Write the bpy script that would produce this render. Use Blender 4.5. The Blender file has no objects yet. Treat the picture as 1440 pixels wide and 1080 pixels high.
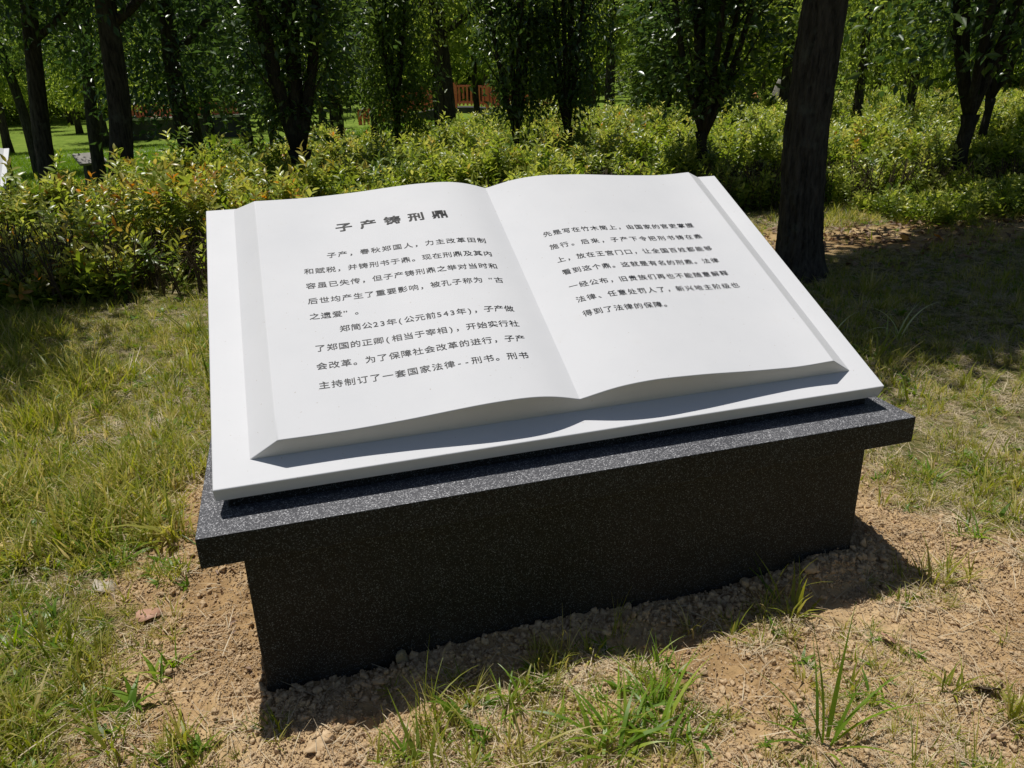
import bpy, math, random
import numpy as np
from mathutils import Vector, Matrix

random.seed(7)
rng = np.random.default_rng(11)
SC = bpy.context.scene
COL = SC.collection

# ------------------------------------------------------------------ camera
yaw, pitch, roll = 0.27686, 0.37727, -0.03045
fw = Vector((math.sin(yaw) * math.cos(pitch), math.cos(yaw) * math.cos(pitch), -math.sin(pitch)))
rt = Vector((math.cos(yaw), -math.sin(yaw), 0))
up = rt.cross(fw)
r2 = rt * math.cos(roll) + up * math.sin(roll)
u2 = -rt * math.sin(roll) + up * math.cos(roll)
cam_d = bpy.data.cameras.new('camera')
cam = bpy.data.objects.new('camera', cam_d)
COL.objects.link(cam)
M = Matrix((r2, u2, -fw)).transposed().to_4x4()
M.translation = (0.23749, -1.69846, 1.44280)
cam.matrix_world = M
cam_d.sensor_width = 36
cam_d.lens = 36 * 1091.86 / 1440
cam_d.clip_start = 0.05
cam_d.clip_end = 500
SC.camera = cam

# ------------------------------------------------------------------ light
SUN_TO = Vector((-0.16, 0.225, 1.0)).normalized()
sd = bpy.data.lights.new('sun', 'SUN')
sd.energy = 4.4
sd.angle = math.radians(0.53)
sd.color = (1.0, 0.965, 0.91)
so = bpy.data.objects.new('sun', sd)
so.rotation_euler = (-SUN_TO).to_track_quat('-Z', 'Y').to_euler()
so.location = (0, 0, 12)
COL.objects.link(so)
w = bpy.data.worlds.new('World')
SC.world = w
w.use_nodes = True
nt = w.node_tree
bg = nt.nodes['Background']
sky = nt.nodes.new('ShaderNodeTexSky')
sky.sky_type = 'NISHITA'
sky.sun_disc = False
sky.sun_elevation = math.asin(SUN_TO.z)
sky.sun_rotation = math.atan2(SUN_TO.x, SUN_TO.y)
nt.links.new(sky.outputs[0], bg.inputs[0])
bg.inputs[1].default_value = 0.05
SC.view_settings.view_transform = 'Standard'
SC.view_settings.look = 'None'
SC.view_settings.gamma = 1
SC.view_settings.use_curve_mapping = False
SC.view_settings.exposure = 0.0
SC.cycles.max_bounces = 6
SC.cycles.diffuse_bounces = 3
SC.cycles.transparent_max_bounces = 4

# ------------------------------------------------------------------ noise
def _h(ix, iy, s):
    n = (ix.astype(np.int64) * 374761393 + iy.astype(np.int64) * 668265263 + s * 974634777) & 0xFFFFFFFF
    n = ((n ^ (n >> 13)) * 1274126177) & 0xFFFFFFFF
    n = n ^ (n >> 16)
    return (n & 0xFFFFFF) / float(0xFFFFFF)
def vnoise(x, y, s=0):
    x = np.asarray(x, float); y = np.asarray(y, float)
    ix = np.floor(x); iy = np.floor(y)
    fx = x - ix; fy = y - iy
    fx = fx * fx * (3 - 2 * fx); fy = fy * fy * (3 - 2 * fy)
    a = _h(ix, iy, s); b = _h(ix + 1, iy, s); c = _h(ix, iy + 1, s); d = _h(ix + 1, iy + 1, s)
    return (a * (1 - fx) + b * fx) * (1 - fy) + (c * (1 - fx) + d * fx) * fy
def fbm(x, y, o=4, s=0, g=0.5):
    t = 0; a = 1; n = 0
    for k in range(o):
        t = t + a * vnoise(np.asarray(x) * 2 ** k + 17 * k, np.asarray(y) * 2 ** k - 9 * k, s + k)
        n += a; a *= g
    return t / n
def sst(a, b, x):
    t = np.clip((x - a) / (b - a), 0, 1)
    return t * t * (3 - 2 * t)

# ------------------------------------------------------------------ materials
def mat(name):
    m = bpy.data.materials.new(name)
    m.use_nodes = True
    N = m.node_tree.nodes
    return m, N, m.node_tree.links, N['Principled BSDF']
def node(N, t, **kw):
    n = N.new(t)
    for k, v in kw.items():
        if isinstance(k, str) and hasattr(n, k):
            setattr(n, k, v)
    return n
def ramp(N, stops, interp='LINEAR'):
    r = N.new('ShaderNodeValToRGB')
    r.color_ramp.interpolation = interp
    e = r.color_ramp.elements
    while len(e) < len(stops):
        e.new(0.5)
    for q, (p, c) in zip(e, stops):
        q.position = p
        q.color = (c[0], c[1], c[2], 1)
    return r
def noise(N, L, scale, detail=4, rough=0.55, vec=None):
    n = N.new('ShaderNodeTexNoise')
    n.inputs['Scale'].default_value = scale
    n.inputs['Detail'].default_value = detail
    n.inputs['Roughness'].default_value = rough
    if vec is not None:
        L.new(vec, n.inputs['Vector'])
    return n
def mixc(N, L, fac, a, b):
    n = N.new('ShaderNodeMix'); n.data_type = 'RGBA'
    for s, v in ((0, fac), (6, a), (7, b)):
        if hasattr(v, 'is_linked'):
            L.new(v, n.inputs[s])
        elif s == 0:
            n.inputs[0].default_value = v
        else:
            n.inputs[s].default_value = (v[0], v[1], v[2], 1)
    return n.outputs[2]
def bump(N, L, h, strength, dist, P):
    b = N.new('ShaderNodeBump')
    b.inputs['Strength'].default_value = strength
    b.inputs['Distance'].default_value = dist
    L.new(h, b.inputs['Height'])
    L.new(b.outputs[0], P.inputs['Normal'])

def granite_mat(name, c0, c1, fleck, lo, rough, spec):
    m, N, L, P = mat(name)
    tc = node(N, 'ShaderNodeTexCoord').outputs['Object']
    v = N.new('ShaderNodeTexVoronoi'); v.inputs['Scale'].default_value = 400
    L.new(tc, v.inputs['Vector'])
    fl = ramp(N, [(0.0, (0, 0, 0)), (0.62, (0, 0, 0)), (0.80, (0.5, 0.5, 0.5)), (1.0, (1, 1, 1))])
    L.new(v.outputs['Color'], fl.inputs[0])
    n2 = noise(N, L, 560, 2, 0.6, tc)
    f2 = ramp(N, [(lo, (0, 0, 0)), (lo + 0.16, (1, 1, 1))])
    L.new(n2.outputs[0], f2.inputs[0])
    mu = N.new('ShaderNodeMath'); mu.operation = 'MULTIPLY'
    L.new(fl.outputs[0], mu.inputs[0]); L.new(f2.outputs[0], mu.inputs[1])
    big = noise(N, L, 3.0, 4, 0.6, tc)
    base = ramp(N, [(0.35, c0), (0.7, c1)])
    L.new(big.outputs[0], base.inputs[0])
    c = mixc(N, L, mu.outputs[0], base.outputs[0], fleck)
    # soil dust kicked up at the foot of the block
    sx = N.new('ShaderNodeSeparateXYZ'); L.new(tc, sx.inputs[0])
    mr = N.new('ShaderNodeMapRange'); L.new(sx.outputs['Z'], mr.inputs[0])
    mr.inputs[1].default_value = 0.16; mr.inputs[2].default_value = 0.0
    mr.inputs[3].default_value = 0; mr.inputs[4].default_value = 0.22
    dn = noise(N, L, 14, 5, 0.7, tc)
    m2 = N.new('ShaderNodeMath'); m2.operation = 'MULTIPLY'
    L.new(mr.outputs[0], m2.inputs[0]); L.new(dn.outputs[0], m2.inputs[1])
    c = mixc(N, L, m2.outputs[0], c, (0.20, 0.15, 0.10))
    L.new(c, P.inputs['Base Color'])
    P.inputs['Roughness'].default_value = rough
    P.inputs['Specular IOR Level'].default_value = spec
    bump(N, L, n2.outputs[0], 0.3, 0.0012, P)
    return m
def marble_mat(name, c0, c1, rough=0.6):
    m, N, L, P = mat(name)
    tc = node(N, 'ShaderNodeTexCoord').outputs['Object']
    a = noise(N, L, 2.2, 6, 0.6, tc)
    r = ramp(N, [(0.3, c0), (0.7, c1)])
    L.new(a.outputs[0], r.inputs[0])
    st = noise(N, L, 9, 7, 0.75, tc)
    sr = ramp(N, [(0.60, (0, 0, 0)), (0.78, (0.16, 0.16, 0.16))])
    L.new(st.outputs[0], sr.inputs[0])
    c = mixc(N, L, sr.outputs[0], r.outputs[0], (0.50, 0.47, 0.42))
    # rare dust specks
    sp = noise(N, L, 130, 2, 0.5, tc)
    spr = ramp(N, [(0.735, (0, 0, 0)), (0.76, (0.45, 0.45, 0.45))])
    L.new(sp.outputs[0], spr.inputs[0])
    c = mixc(N, L, spr.outputs[0], c, (0.33, 0.26, 0.18))
    L.new(c, P.inputs['Base Color'])
    P.inputs['Roughness'].default_value = rough
    P.inputs['Specular IOR Level'].default_value = 0.2
    f = noise(N, L, 60, 5, 0.6, tc)
    bump(N, L, f.outputs[0], 0.06, 0.002, P)
    return m
def flat_mat(name, c0, c1, scale=20, rough=0.7, bs=0.2, bd=0.004, spec=0.3):
    m, N, L, P = mat(name)
    tc = node(N, 'ShaderNodeTexCoord').outputs['Object']
    a = noise(N, L, scale, 5, 0.6, tc)
    r = ramp(N, [(0.3, c0), (0.7, c1)])
    L.new(a.outputs[0], r.inputs[0])
    L.new(r.outputs[0], P.inputs['Base Color'])
    P.inputs['Roughness'].default_value = rough
    P.inputs['Specular IOR Level'].default_value = spec
    if bs:
        bump(N, L, a.outputs[0], bs, bd, P)
    return m
def bark_mat(name, dark, light, sc=1.0):
    m, N, L, P = mat(name)
    tc = node(N, 'ShaderNodeTexCoord').outputs['Object']
    mp = N.new('ShaderNodeMapping'); mp.inputs['Scale'].default_value = (34 * sc, 34 * sc, 6 * sc)
    L.new(tc, mp.inputs[0])
    a = noise(N, L, 1.0, 7, 0.68, mp.outputs[0])
    r = ramp(N, [(0.34, dark), (0.62, light)])
    L.new(a.outputs[0], r.inputs[0])
    li = noise(N, L, 5, 4, 0.7, tc)
    lr = ramp(N, [(0.56, (0, 0, 0)), (0.70, (0.45, 0.45, 0.45))])
    L.new(li.outputs[0], lr.inputs[0])
    c = mixc(N, L, lr.outputs[0], r.outputs[0], (0.13, 0.14, 0.11))
    L.new(c, P.inputs['Base Color'])
    P.inputs['Roughness'].default_value = 0.9
    P.inputs['Specular IOR Level'].default_value = 0.2
    bump(N, L, a.outputs[0], 0.9, 0.02, P)
    return m
def leaf_mat(name, stops, rough=0.35, trans=0.35, tcol=(0.25, 0.42, 0.03), spec=0.5, red=None, inst=0.5):
    """leaf colour from the per-leaf 'tint' and, for scattered sprays, a value per spray"""
    m, N, L, P = mat(name)
    at = N.new('ShaderNodeAttribute'); at.attribute_name = 'tint'
    oi = N.new('ShaderNodeObjectInfo')
    a = N.new('ShaderNodeMix')
    a.inputs[0].default_value = inst
    L.new(at.outputs['Fac'], a.inputs[2]); L.new(oi.outputs['Random'], a.inputs[3])
    r = ramp(N, stops)
    L.new(a.outputs[0], r.inputs[0])
    c = r.outputs[0]
    if red is not None:
        ar = N.new('ShaderNodeAttribute'); ar.attribute_name = 'red'
        c = mixc(N, L, ar.outputs['Fac'], c, red)
    L.new(c, P.inputs['Base Color'])
    P.inputs['Roughness'].default_value = rough
    P.inputs['Specular IOR Level'].default_value = spec
    if trans > 0:
        tr = N.new('ShaderNodeBsdfTranslucent')
        tm = N.new('ShaderNodeMix'); tm.data_type = 'RGBA'; tm.blend_type = 'MULTIPLY'
        tm.inputs[0].default_value = 1
        hs = N.new('ShaderNodeHueSaturation'); hs.inputs['Value'].default_value = 2.2; hs.inputs['Saturation'].default_value = 1.1
        hs.inputs['Hue'].default_value = 0.485
        L.new(c, hs.inputs['Color'])
        L.new(hs.outputs[0], tr.inputs['Color'])
        ms = N.new('ShaderNodeMixShader'); ms.inputs[0].default_value = trans
        L.new(P.outputs[0], ms.inputs[1]); L.new(tr.outputs[0], ms.inputs[2])
        out = N['Material Output']
        L.new(ms.outputs[0], out.inputs['Surface'])
    return m

MAT = {}
MAT['granite'] = granite_mat('black_granite', (0.004, 0.0055, 0.006), (0.009, 0.0115, 0.0125), (0.30, 0.34, 0.36), 0.46, 0.5, 0.25)
MAT['granite_top'] = granite_mat('pale_granite', (0.050, 0.051, 0.058), (0.078, 0.079, 0.086), (0.75, 0.75, 0.77), 0.38, 0.6, 0.4)
MAT['marble'] = marble_mat('white_marble', (0.62, 0.625, 0.64), (0.68, 0.68, 0.69))
MAT['page'] = marble_mat('white_page_stone', (0.595, 0.60, 0.615), (0.655, 0.655, 0.665), 0.68)
MAT['ink'] = flat_mat('black_lettering_paint', (0.006, 0.006, 0.007), (0.018, 0.018, 0.02), 90, 0.55, 0)
MAT['bark'] = bark_mat('dark_furrowed_bark', (0.016, 0.014, 0.011), (0.085, 0.074, 0.06))
MAT['bark2'] = bark_mat('grey_brown_bark', (0.018, 0.016, 0.013), (0.055, 0.048, 0.04), 1.5)
MAT['leaf_gloss'] = leaf_mat('glossy_dark_tree_leaf', [(0, (0.024, 0.052, 0.014)), (0.5, (0.045, 0.09, 0.022)), (1, (0.12, 0.18, 0.04))], 0.32, 0.36, spec=0.7, inst=0.15)
MAT['leaf_mid'] = leaf_mat('mid_green_tree_leaf', [(0, (0.04, 0.075, 0.014)), (0.5, (0.085, 0.14, 0.028)), (1, (0.16, 0.22, 0.045))], 0.38, 0.45, inst=0.15)
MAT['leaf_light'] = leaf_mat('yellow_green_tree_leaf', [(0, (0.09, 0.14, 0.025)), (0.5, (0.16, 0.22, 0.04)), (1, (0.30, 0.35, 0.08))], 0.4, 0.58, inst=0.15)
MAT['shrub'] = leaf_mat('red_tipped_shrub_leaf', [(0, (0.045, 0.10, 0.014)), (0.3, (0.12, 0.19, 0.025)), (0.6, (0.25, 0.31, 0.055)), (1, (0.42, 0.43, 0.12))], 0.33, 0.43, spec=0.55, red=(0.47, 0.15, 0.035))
MAT['stem'] = flat_mat('shrub_stem', (0.05, 0.035, 0.02), (0.11, 0.08, 0.05), 30, 0.8, 0)
MAT['grass'] = leaf_mat('lawn_grass_blade', [(0, (0.05, 0.085, 0.01)), (0.25, (0.14, 0.19, 0.02)), (0.5, (0.28, 0.30, 0.045)), (0.72, (0.42, 0.37, 0.12)), (1, (0.66, 0.56, 0.33))], 0.45, 0.38, spec=0.35)
MAT['weed'] = leaf_mat('fresh_green_weed_blade', [(0, (0.07, 0.15, 0.014)), (0.6, (0.17, 0.28, 0.025)), (1, (0.30, 0.37, 0.05))], 0.4, 0.4, spec=0.4, inst=0.1)
MAT['arch'] = leaf_mat('pale_arching_blade', [(0, (0.12, 0.20, 0.03)), (0.5, (0.30, 0.36, 0.10)), (1, (0.60, 0.62, 0.38))], 0.4, 0.3, inst=0.0)
MAT['straw'] = leaf_mat('dry_straw', [(0, (0.30, 0.22, 0.12)), (1, (0.70, 0.60, 0.42))], 0.6, 0.1)
MAT['litter'] = leaf_mat('dry_leaf_litter', [(0, (0.08, 0.045, 0.025)), (0.5, (0.22, 0.13, 0.07)), (1, (0.42, 0.32, 0.24))], 0.6, 0.1)
MAT['clod'] = flat_mat('clay_clod', (0.38, 0.255, 0.135), (0.63, 0.475, 0.30), 1.5, 0.95, 0.6, 0.006, 0.1)
MAT['pebble'] = flat_mat('yellowish_stone', (0.22, 0.17, 0.09), (0.42, 0.35, 0.22), 14, 0.8, 0.5, 0.004)
MAT['red'] = flat_mat('red_painted_timber', (0.68, 0.15, 0.10), (0.76, 0.22, 0.16), 3, 0.5, 0)
MAT['darkstone'] = flat_mat('dark_bridge_stone', (0.03, 0.03, 0.035), (0.08, 0.08, 0.085), 2, 0.85, 0.4, 0.02)
MAT['palestone'] = flat_mat('pale_coping_stone', (0.45, 0.43, 0.39), (0.62, 0.60, 0.56), 2, 0.8, 0.2)
MAT['greystone'] = flat_mat('weathered_grey_stone', (0.20, 0.19, 0.17), (0.36, 0.34, 0.31), 3, 0.85, 0.6, 0.02)
MAT['rust'] = flat_mat('rust_coloured_rock', (0.40, 0.13, 0.05), (0.62, 0.27, 0.12), 3, 0.85, 0.7, 0.03)
MAT['leafbrown'] = flat_mat('fallen_leaf_tan', (0.36, 0.19, 0.12), (0.52, 0.32, 0.23), 40, 0.6, 0.3, 0.001)
MAT['leafgrey'] = flat_mat('fallen_leaf_grey', (0.33, 0.28, 0.22), (0.50, 0.44, 0.36), 40, 0.6, 0.3, 0.001)
MAT['leaforange'] = flat_mat('fallen_leaf_orange', (0.60, 0.22, 0.02), (0.75, 0.36, 0.05), 40, 0.6, 0.3, 0.001)
MAT['leafdark'] = flat_mat('fallen_leaf_dark', (0.035, 0.03, 0.02), (0.09, 0.06, 0.035), 40, 0.5, 0.3, 0.001)

def ground_mat():
    m, N, L, P = mat('ground_soil_and_turf')
    tc = node(N, 'ShaderNodeTexCoord').outputs['Object']
    at = N.new('ShaderNodeAttribute'); at.attribute_name = 'soil'
    big = noise(N, L, 1.7, 5, 0.6, tc)
    sr = ramp(N, [(0.34, (0.19, 0.12, 0.06)), (0.46, (0.39, 0.26, 0.13)), (0.62, (0.54, 0.395, 0.225))])
    L.new(big.outputs[0], sr.inputs[0])
    fine = noise(N, L, 26, 6, 0.65, tc)
    fr = ramp(N, [(0.28, (0.74, 0.70, 0.66)), (0.60, (1.12, 1.10, 1.06))])
    L.new(fine.outputs[0], fr.inputs[0])
    mm = N.new('ShaderNodeMix'); mm.data_type = 'RGBA'; mm.blend_type = 'MULTIPLY'; mm.inputs[0].default_value = 1
    L.new(sr.outputs[0], mm.inputs[6]); L.new(fr.outputs[0], mm.inputs[7])
    gn = noise(N, L, 22, 8, 0.8, tc)
    gr = ramp(N, [(0.34, (0.04, 0.05, 0.015)), (0.47, (0.10, 0.10, 0.03)), (0.58, (0.20, 0.16, 0.07)), (0.72, (0.38, 0.28, 0.14))])  # dark stops put the shade beneath the blades into the turf colour
    L.new(gn.outputs[0], gr.inputs[0])
    al = N.new('ShaderNodeAttribute'); al.attribute_name = 'lawn'
    ln = noise(N, L, 3.5, 8, 0.75, tc)
    lr = ramp(N, [(0.30, (0.07, 0.12, 0.015)), (0.55, (0.16, 0.23, 0.03)), (0.72, (0.26, 0.30, 0.07))])
    L.new(ln.outputs[0], lr.inputs[0])
    turf = mixc(N, L, al.outputs['Fac'], gr.outputs[0], lr.outputs[0])
    c = mixc(N, L, at.outputs['Fac'], turf, mm.outputs[2])
    L.new(c, P.inputs['Base Color'])
    P.inputs['Roughness'].default_value = 0.95
    P.inputs['Specular IOR Level'].default_value = 0.12
    bb = noise(N, L, 70, 6, 0.7, tc)
    bump(N, L, bb.outputs[0], 0.9, 0.010, P)
    return m
MAT['ground'] = ground_mat()

# ------------------------------------------------------------------ object helpers
def link(o, parent=None):
    COL.objects.link(o)
    if parent is not None:
        o.parent = parent
    return o
def meshobj(name, verts, faces, m, parent=None, smooth=False, attrs=None, linkit=True):
    me = bpy.data.meshes.new(name)
    if isinstance(verts, np.ndarray) and isinstance(faces, np.ndarray):
        nf, k = faces.shape
        me.vertices.add(len(verts)); me.vertices.foreach_set('co', verts.astype(np.float32).ravel())
        me.loops.add(nf * k); me.loops.foreach_set('vertex_index', faces.astype(np.int32).ravel())
        me.polygons.add(nf)
        me.polygons.foreach_set('loop_start', np.arange(0, nf * k, k, dtype=np.int32))
        me.polygons.foreach_set('loop_total', np.full(nf, k, dtype=np.int32))
        me.update(calc_edges=True)
    else:
        me.from_pydata([tuple(v) for v in verts], [], [tuple(f) for f in faces])
    if attrs:
        for k, (dom, vals) in attrs.items():
            a = me.attributes.new(k, 'FLOAT', dom)
            a.data.foreach_set('value', np.asarray(vals, np.float32))
    me.materials.append(m)
    if smooth:
        me.polygons.foreach_set('use_smooth', [True] * len(me.polygons))
    me.validate()
    o = bpy.data.objects.new(name, me)
    if linkit:
        link(o, parent)
    return o
def thing(name, label, cat, loc=(0, 0, 0), rz=0, group=None):
    o = bpy.data.objects.new(name, None)
    o.empty_display_size = 0.1
    o.location = loc
    o.rotation_euler = (0, 0, rz)
    o['label'] = label; o['category'] = cat
    if group:
        o['group'] = group
    return link(o)
def tag(o, label, cat, group=None):
    o['label'] = label; o['category'] = cat
    if group:
        o['group'] = group
    return o
def bevel(o, wdt, seg=2):
    b = o.modifiers.new('bevel', 'BEVEL'); b.width = wdt; b.segments = seg; b.limit_method = 'ANGLE'
    b.angle_limit = math.radians(28)
    return o
def copy_tree(o, parent=None):
    c = o.copy(); COL.objects.link(c); c.parent = parent
    for ch in list(o.children):
        copy_tree(ch, c)
    return c
def box(cx, cy, cz, sx, sy, sz):
    v = [(cx + i * sx / 2, cy + j * sy / 2, cz + k * sz / 2) for i in (-1, 1) for j in (-1, 1) for k in (-1, 1)]
    f = [(0, 1, 3, 2), (4, 6, 7, 5), (0, 4, 5, 1), (2, 3, 7, 6), (0, 2, 6, 4), (1, 5, 7, 3)]
    return v, f

# ------------------------------------------------------------------ terrain
def big_terrain(x, y):
    x = np.asarray(x, float); y = np.asarray(y, float)
    dip = -0.42 * sst(8.5, 15, y) * (1 - sst(1.0, 5.0, x))
    roll_ = 0.05 * (fbm(x * 0.35, y * 0.35, 3, 5) - 0.5) * sst(1.0, 4.0, np.hypot(x - 0.9, y - 0.3))
    stream = -0.62 * np.exp(-(((x - 8.6) / 6.5) ** 2 + ((y - 35.0) / 4.5) ** 2))
    return dip + roll_ + stream
BX0, BX1, BY0, BY1 = 0.0427, 1.7801, -0.0273, 0.93
def soil_mask(x, y):
    x = np.asarray(x, float); y = np.asarray(y, float)
    dx = np.maximum(np.maximum(BX0 - x, x - BX1), 0); dy = np.maximum(np.maximum(BY0 - y, y - BY1), 0)
    d = np.hypot(dx, dy)
    n = fbm(x * 2.6, y * 2.6, 4, 21) - 0.5
    reach = 0.36 + 0.55 * n + 0.10 * sst(0.3, 1.0, x) + 0.5 * sst(0.10, -0.35, y) * sst(-0.5, 0.3, x)
    s1 = 1 - sst(reach - 0.10, reach + 0.16, d)
    # bare slope at the lower right of the plinth
    e = np.hypot((x - 2.0) / 0.95, (y + 0.55) / 0.50)
    s2 = 1 - sst(0.75, 1.15, e + 0.8 * n)
    # path of bare litter between the shrubs and the shaded turf
    e3 = np.hypot((x - 5.3) / 1.9, (y - 4.1) / 0.55)
    s3 = 0.9 * (1 - sst(0.7, 1.3, e3 + 1.2 * n))
    return np.clip(np.maximum(np.maximum(s1, s2), s3), 0, 1)
def terrain(x, y):
    x = np.asarray(x, float); y = np.asarray(y, float)
    z = big_terrain(x, y)
    near = 1 - sst(3.0, 6.0, np.hypot(x - 0.9, y))
    s = soil_mask(x, y) * near
    z = z + near * 0.022 * (fbm(x * 3.2, y * 3.2, 3, 31) - 0.5)
    z = z + s * (0.050 * (fbm(x * 7, y * 7, 3, 41) - 0.5) - 0.060 * (np.abs(fbm(x * 20, y * 20, 3, 51) - 0.5) - 0.1) - 0.022 * (np.abs(fbm(x * 44, y * 44, 2, 61) - 0.5) - 0.1))
    # backfill heaped against the front face and the right corner
    z = z + 0.022 * np.exp(-((y + 0.04) / 0.07) ** 2) * sst(0.1, 0.5, x) * (1 - sst(1.7, 1.95, x))
    z = z + 0.050 * np.exp(-((x - 1.68) / 0.17) ** 2 - ((y + 0.03) / 0.10) ** 2)
    z = z + 0.05 * np.exp(-((x - 1.86) / 0.10) ** 2 - ((y - 0.35) / 0.35) ** 2)
    return z
def tz(x, y):
    return float(terrain(np.array([x]), np.array([y]))[0])
def graded(a, b, step, lo, hi, g):
    c = list(np.arange(a, b, step)); s = step; v = c[-1]
    while v < hi:
        s = min(s * g, 6); v += s; c.append(v)
    s = step; v = a; pre = []
    while v > lo:
        s = min(s * g, 6); v -= s; pre.append(v)
    return np.array(pre[::-1] + c)
gx = graded(-0.75, 2.5, 0.0115, -90, 110, 1.07)
gy = graded(-0.85, 1.05, 0.0115, -60, 130, 1.065)
X, Y = np.meshgrid(gx, gy)
Z = terrain(X, Y)
nx, ny = len(gx), len(gy)
idx = np.arange(nx * ny).reshape(ny, nx)
fc = np.stack([idx[:-1, :-1], idx[:-1, 1:], idx[1:, 1:], idx[1:, :-1]], -1).reshape(-1, 4)
gv = np.stack([X, Y, Z], -1).reshape(-1, 3)
lawn = sst(8.0, 11.0, Y)
ground = meshobj('ground', gv, fc, MAT['ground'], smooth=True,
                 attrs={'soil': ('POINT', soil_mask(X, Y).ravel()), 'lawn': ('POINT', lawn.ravel())})
ground['kind'] = 'structure'

# ------------------------------------------------------------------ the stone book monument
S = 1.84
TH = 0.44757
dv = np.array([0, math.cos(TH), math.sin(TH)]); nv = np.array([0, -math.sin(TH), math.cos(TH)])
O0 = np.array([0, 0, 0.5800])
DS, TS = 1.1267, 0.0447
KT = S / 1.8
HX = np.array([.0845, .13, .18, .255, .32, .361, .407, .430, .449, .465, .475, .487, .4985, .510, .525, .540, .563, .6, .623, .695, .77, .848, .88, .9184]) * S
HH = np.array([.0300, .0294, .0297, .0340, .0403, .0437, .0447, .0436, .0405, .0369, .0335, .0292, .0245, .0278, .0325, .0368, .0415, .0445, .0447, .0405, .033, .0272, .0275, .0297]) * S
def hprof(x):
    return np.interp(x, HX, HH)
# smooth the profile on both sides of the gutter
_gx = 0.4985 * S
_xs = np.linspace(.0845 * S, .9184 * S, 241)
_hs = hprof(_xs)
def _sm(a, k):
    for _ in range(k):
        b = a.copy(); b[1:-1] = (a[:-2] + 2 * a[1:-1] + a[2:]) / 4; a = b
    return a
_l = _xs <= _gx
_hs = np.concatenate([_sm(_hs[_l], 30), _sm(_hs[~_l], 30)])
def hp(x):
    return np.interp(x, _xs, _hs)

def build_monument(label, loc, rz=0, lettering=True, ped_drop=0.0, sc=1.0):
    root = thing('book_monument', label, 'monument', loc, rz)
    base = np.array([0.9, 0.45, 0.0])
    def sw(x, a, h):
        return (O0 + np.array([1, 0, 0]) * x + dv * a + nv * h - base - np.array([0, 0, ped_drop])) * sc
    def blk(x0, x1, y0, y1, z0, z1, z1b=None):
        z1b = z1 if z1b is None else z1b
        v = [(x0, y0, z0), (x1, y0, z0), (x1, y1, z0), (x0, y1, z0), (x0, y0, z1), (x1, y0, z1), (x1, y1, z1b), (x0, y1, z1b)]
        return [(np.array(q) - base - np.array([0, 0, ped_drop if q[2] > 0 else 0])) * sc for q in v]
    f = [(0, 3, 2, 1), (4, 5, 6, 7), (0, 1, 5, 4), (1, 2, 6, 5), (2, 3, 7, 6), (3, 0, 4, 7)]
    o = meshobj('pedestal_body', blk(BX0, BX1, BY0, BY1, -0.15, 0.4303), f, MAT['granite'], root); bevel(o, 0.002, 1)
    o = meshobj('pedestal_cap', blk(-0.0435, S + 0.0486, -0.0825, 1.03, 0.4313, 0.5103), f, MAT['granite'], root)
    o.data.materials.append(MAT['granite_top']); o.data.polygons[1].material_index = 1  # top face of the cap takes a paler granite than its sides
    bevel(o, 0.0025, 2)
    # wedge that carries the sloping book
    def zu(y):
        return O0[2] - TS * math.cos(TH) + (y - TS * math.sin(TH)) * math.tan(TH) - 0.0015
    o = meshobj('book_support', blk(0.024, S - 0.024, 0.040, 0.97, 0.5108, zu(0.040), zu(0.97)), f, MAT['granite'], root); bevel(o, 0.002, 1)
    # white cover slab
    v = []
    for h in (-TS + 0.0005, 0):
        for (x, a) in ((0, 0), (S, 0), (S, DS), (0, DS)):
            v.append(sw(x, a, h))
    o = meshobj('cover_slab', v, f, MAT['marble'], root); bevel(o, 0.0035, 3)
    # the two blocks of pages
    pages = []
    for side in (0, 1):
        if side == 0:
            xs = np.linspace(.0845 * S, _gx, 46); base_x = 0.0468 * S
        else:
            xs = np.linspace(_gx, .9184 * S, 46); base_x = 0.9612 * S
        hs = hp(xs)
        bxs = xs.copy()
        if side == 0: bxs[0] = base_x
        else: bxs[-1] = base_x
        aF0, aF1 = 0.0410 * S, 0.0414 * S
        aB1, aB0 = 0.586 * S, 0.6085 * S
        as_ = np.linspace(aF1, aB1, 14)
        V = []; F = []
        rows = []
        r = []
        for x in bxs: r.append(len(V)); V.append(sw(x, aF0, 0.0004))
        rows.append(r)
        for a in as_:
            r = []
            for x, h in zip(xs, hs): r.append(len(V)); V.append(sw(x, a, h))
            rows.append(r)
        r = []
        for x in bxs: r.append(len(V)); V.append(sw(x, aB0, 0.0004))
        rows.append(r)
        for i in range(len(rows) - 1):
            for j in range(len(xs) - 1):
                F.append((rows[i][j], rows[i][j + 1], rows[i + 1][j + 1], rows[i + 1][j]))
        # outer slanting edge
        if side == 0:
            col = [q[0] for q in rows]
            F.append(tuple([col[0]] + col[1:-1] + [col[-1]]))
        else:
            col = [q[-1] for q in rows]
            F.append(tuple([col[-1]] + col[1:-1][::-1] + [col[0]]))
        o = meshobj('page_block', V, F, MAT['page'], root, smooth=True)
        me = o.data
        me.set_sharp_from_angle(angle=math.radians(30))
        bevel(o, 0.0022, 2)
        pages.append(o)
    if lettering:
        write(pages, sw)
    return root

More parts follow.
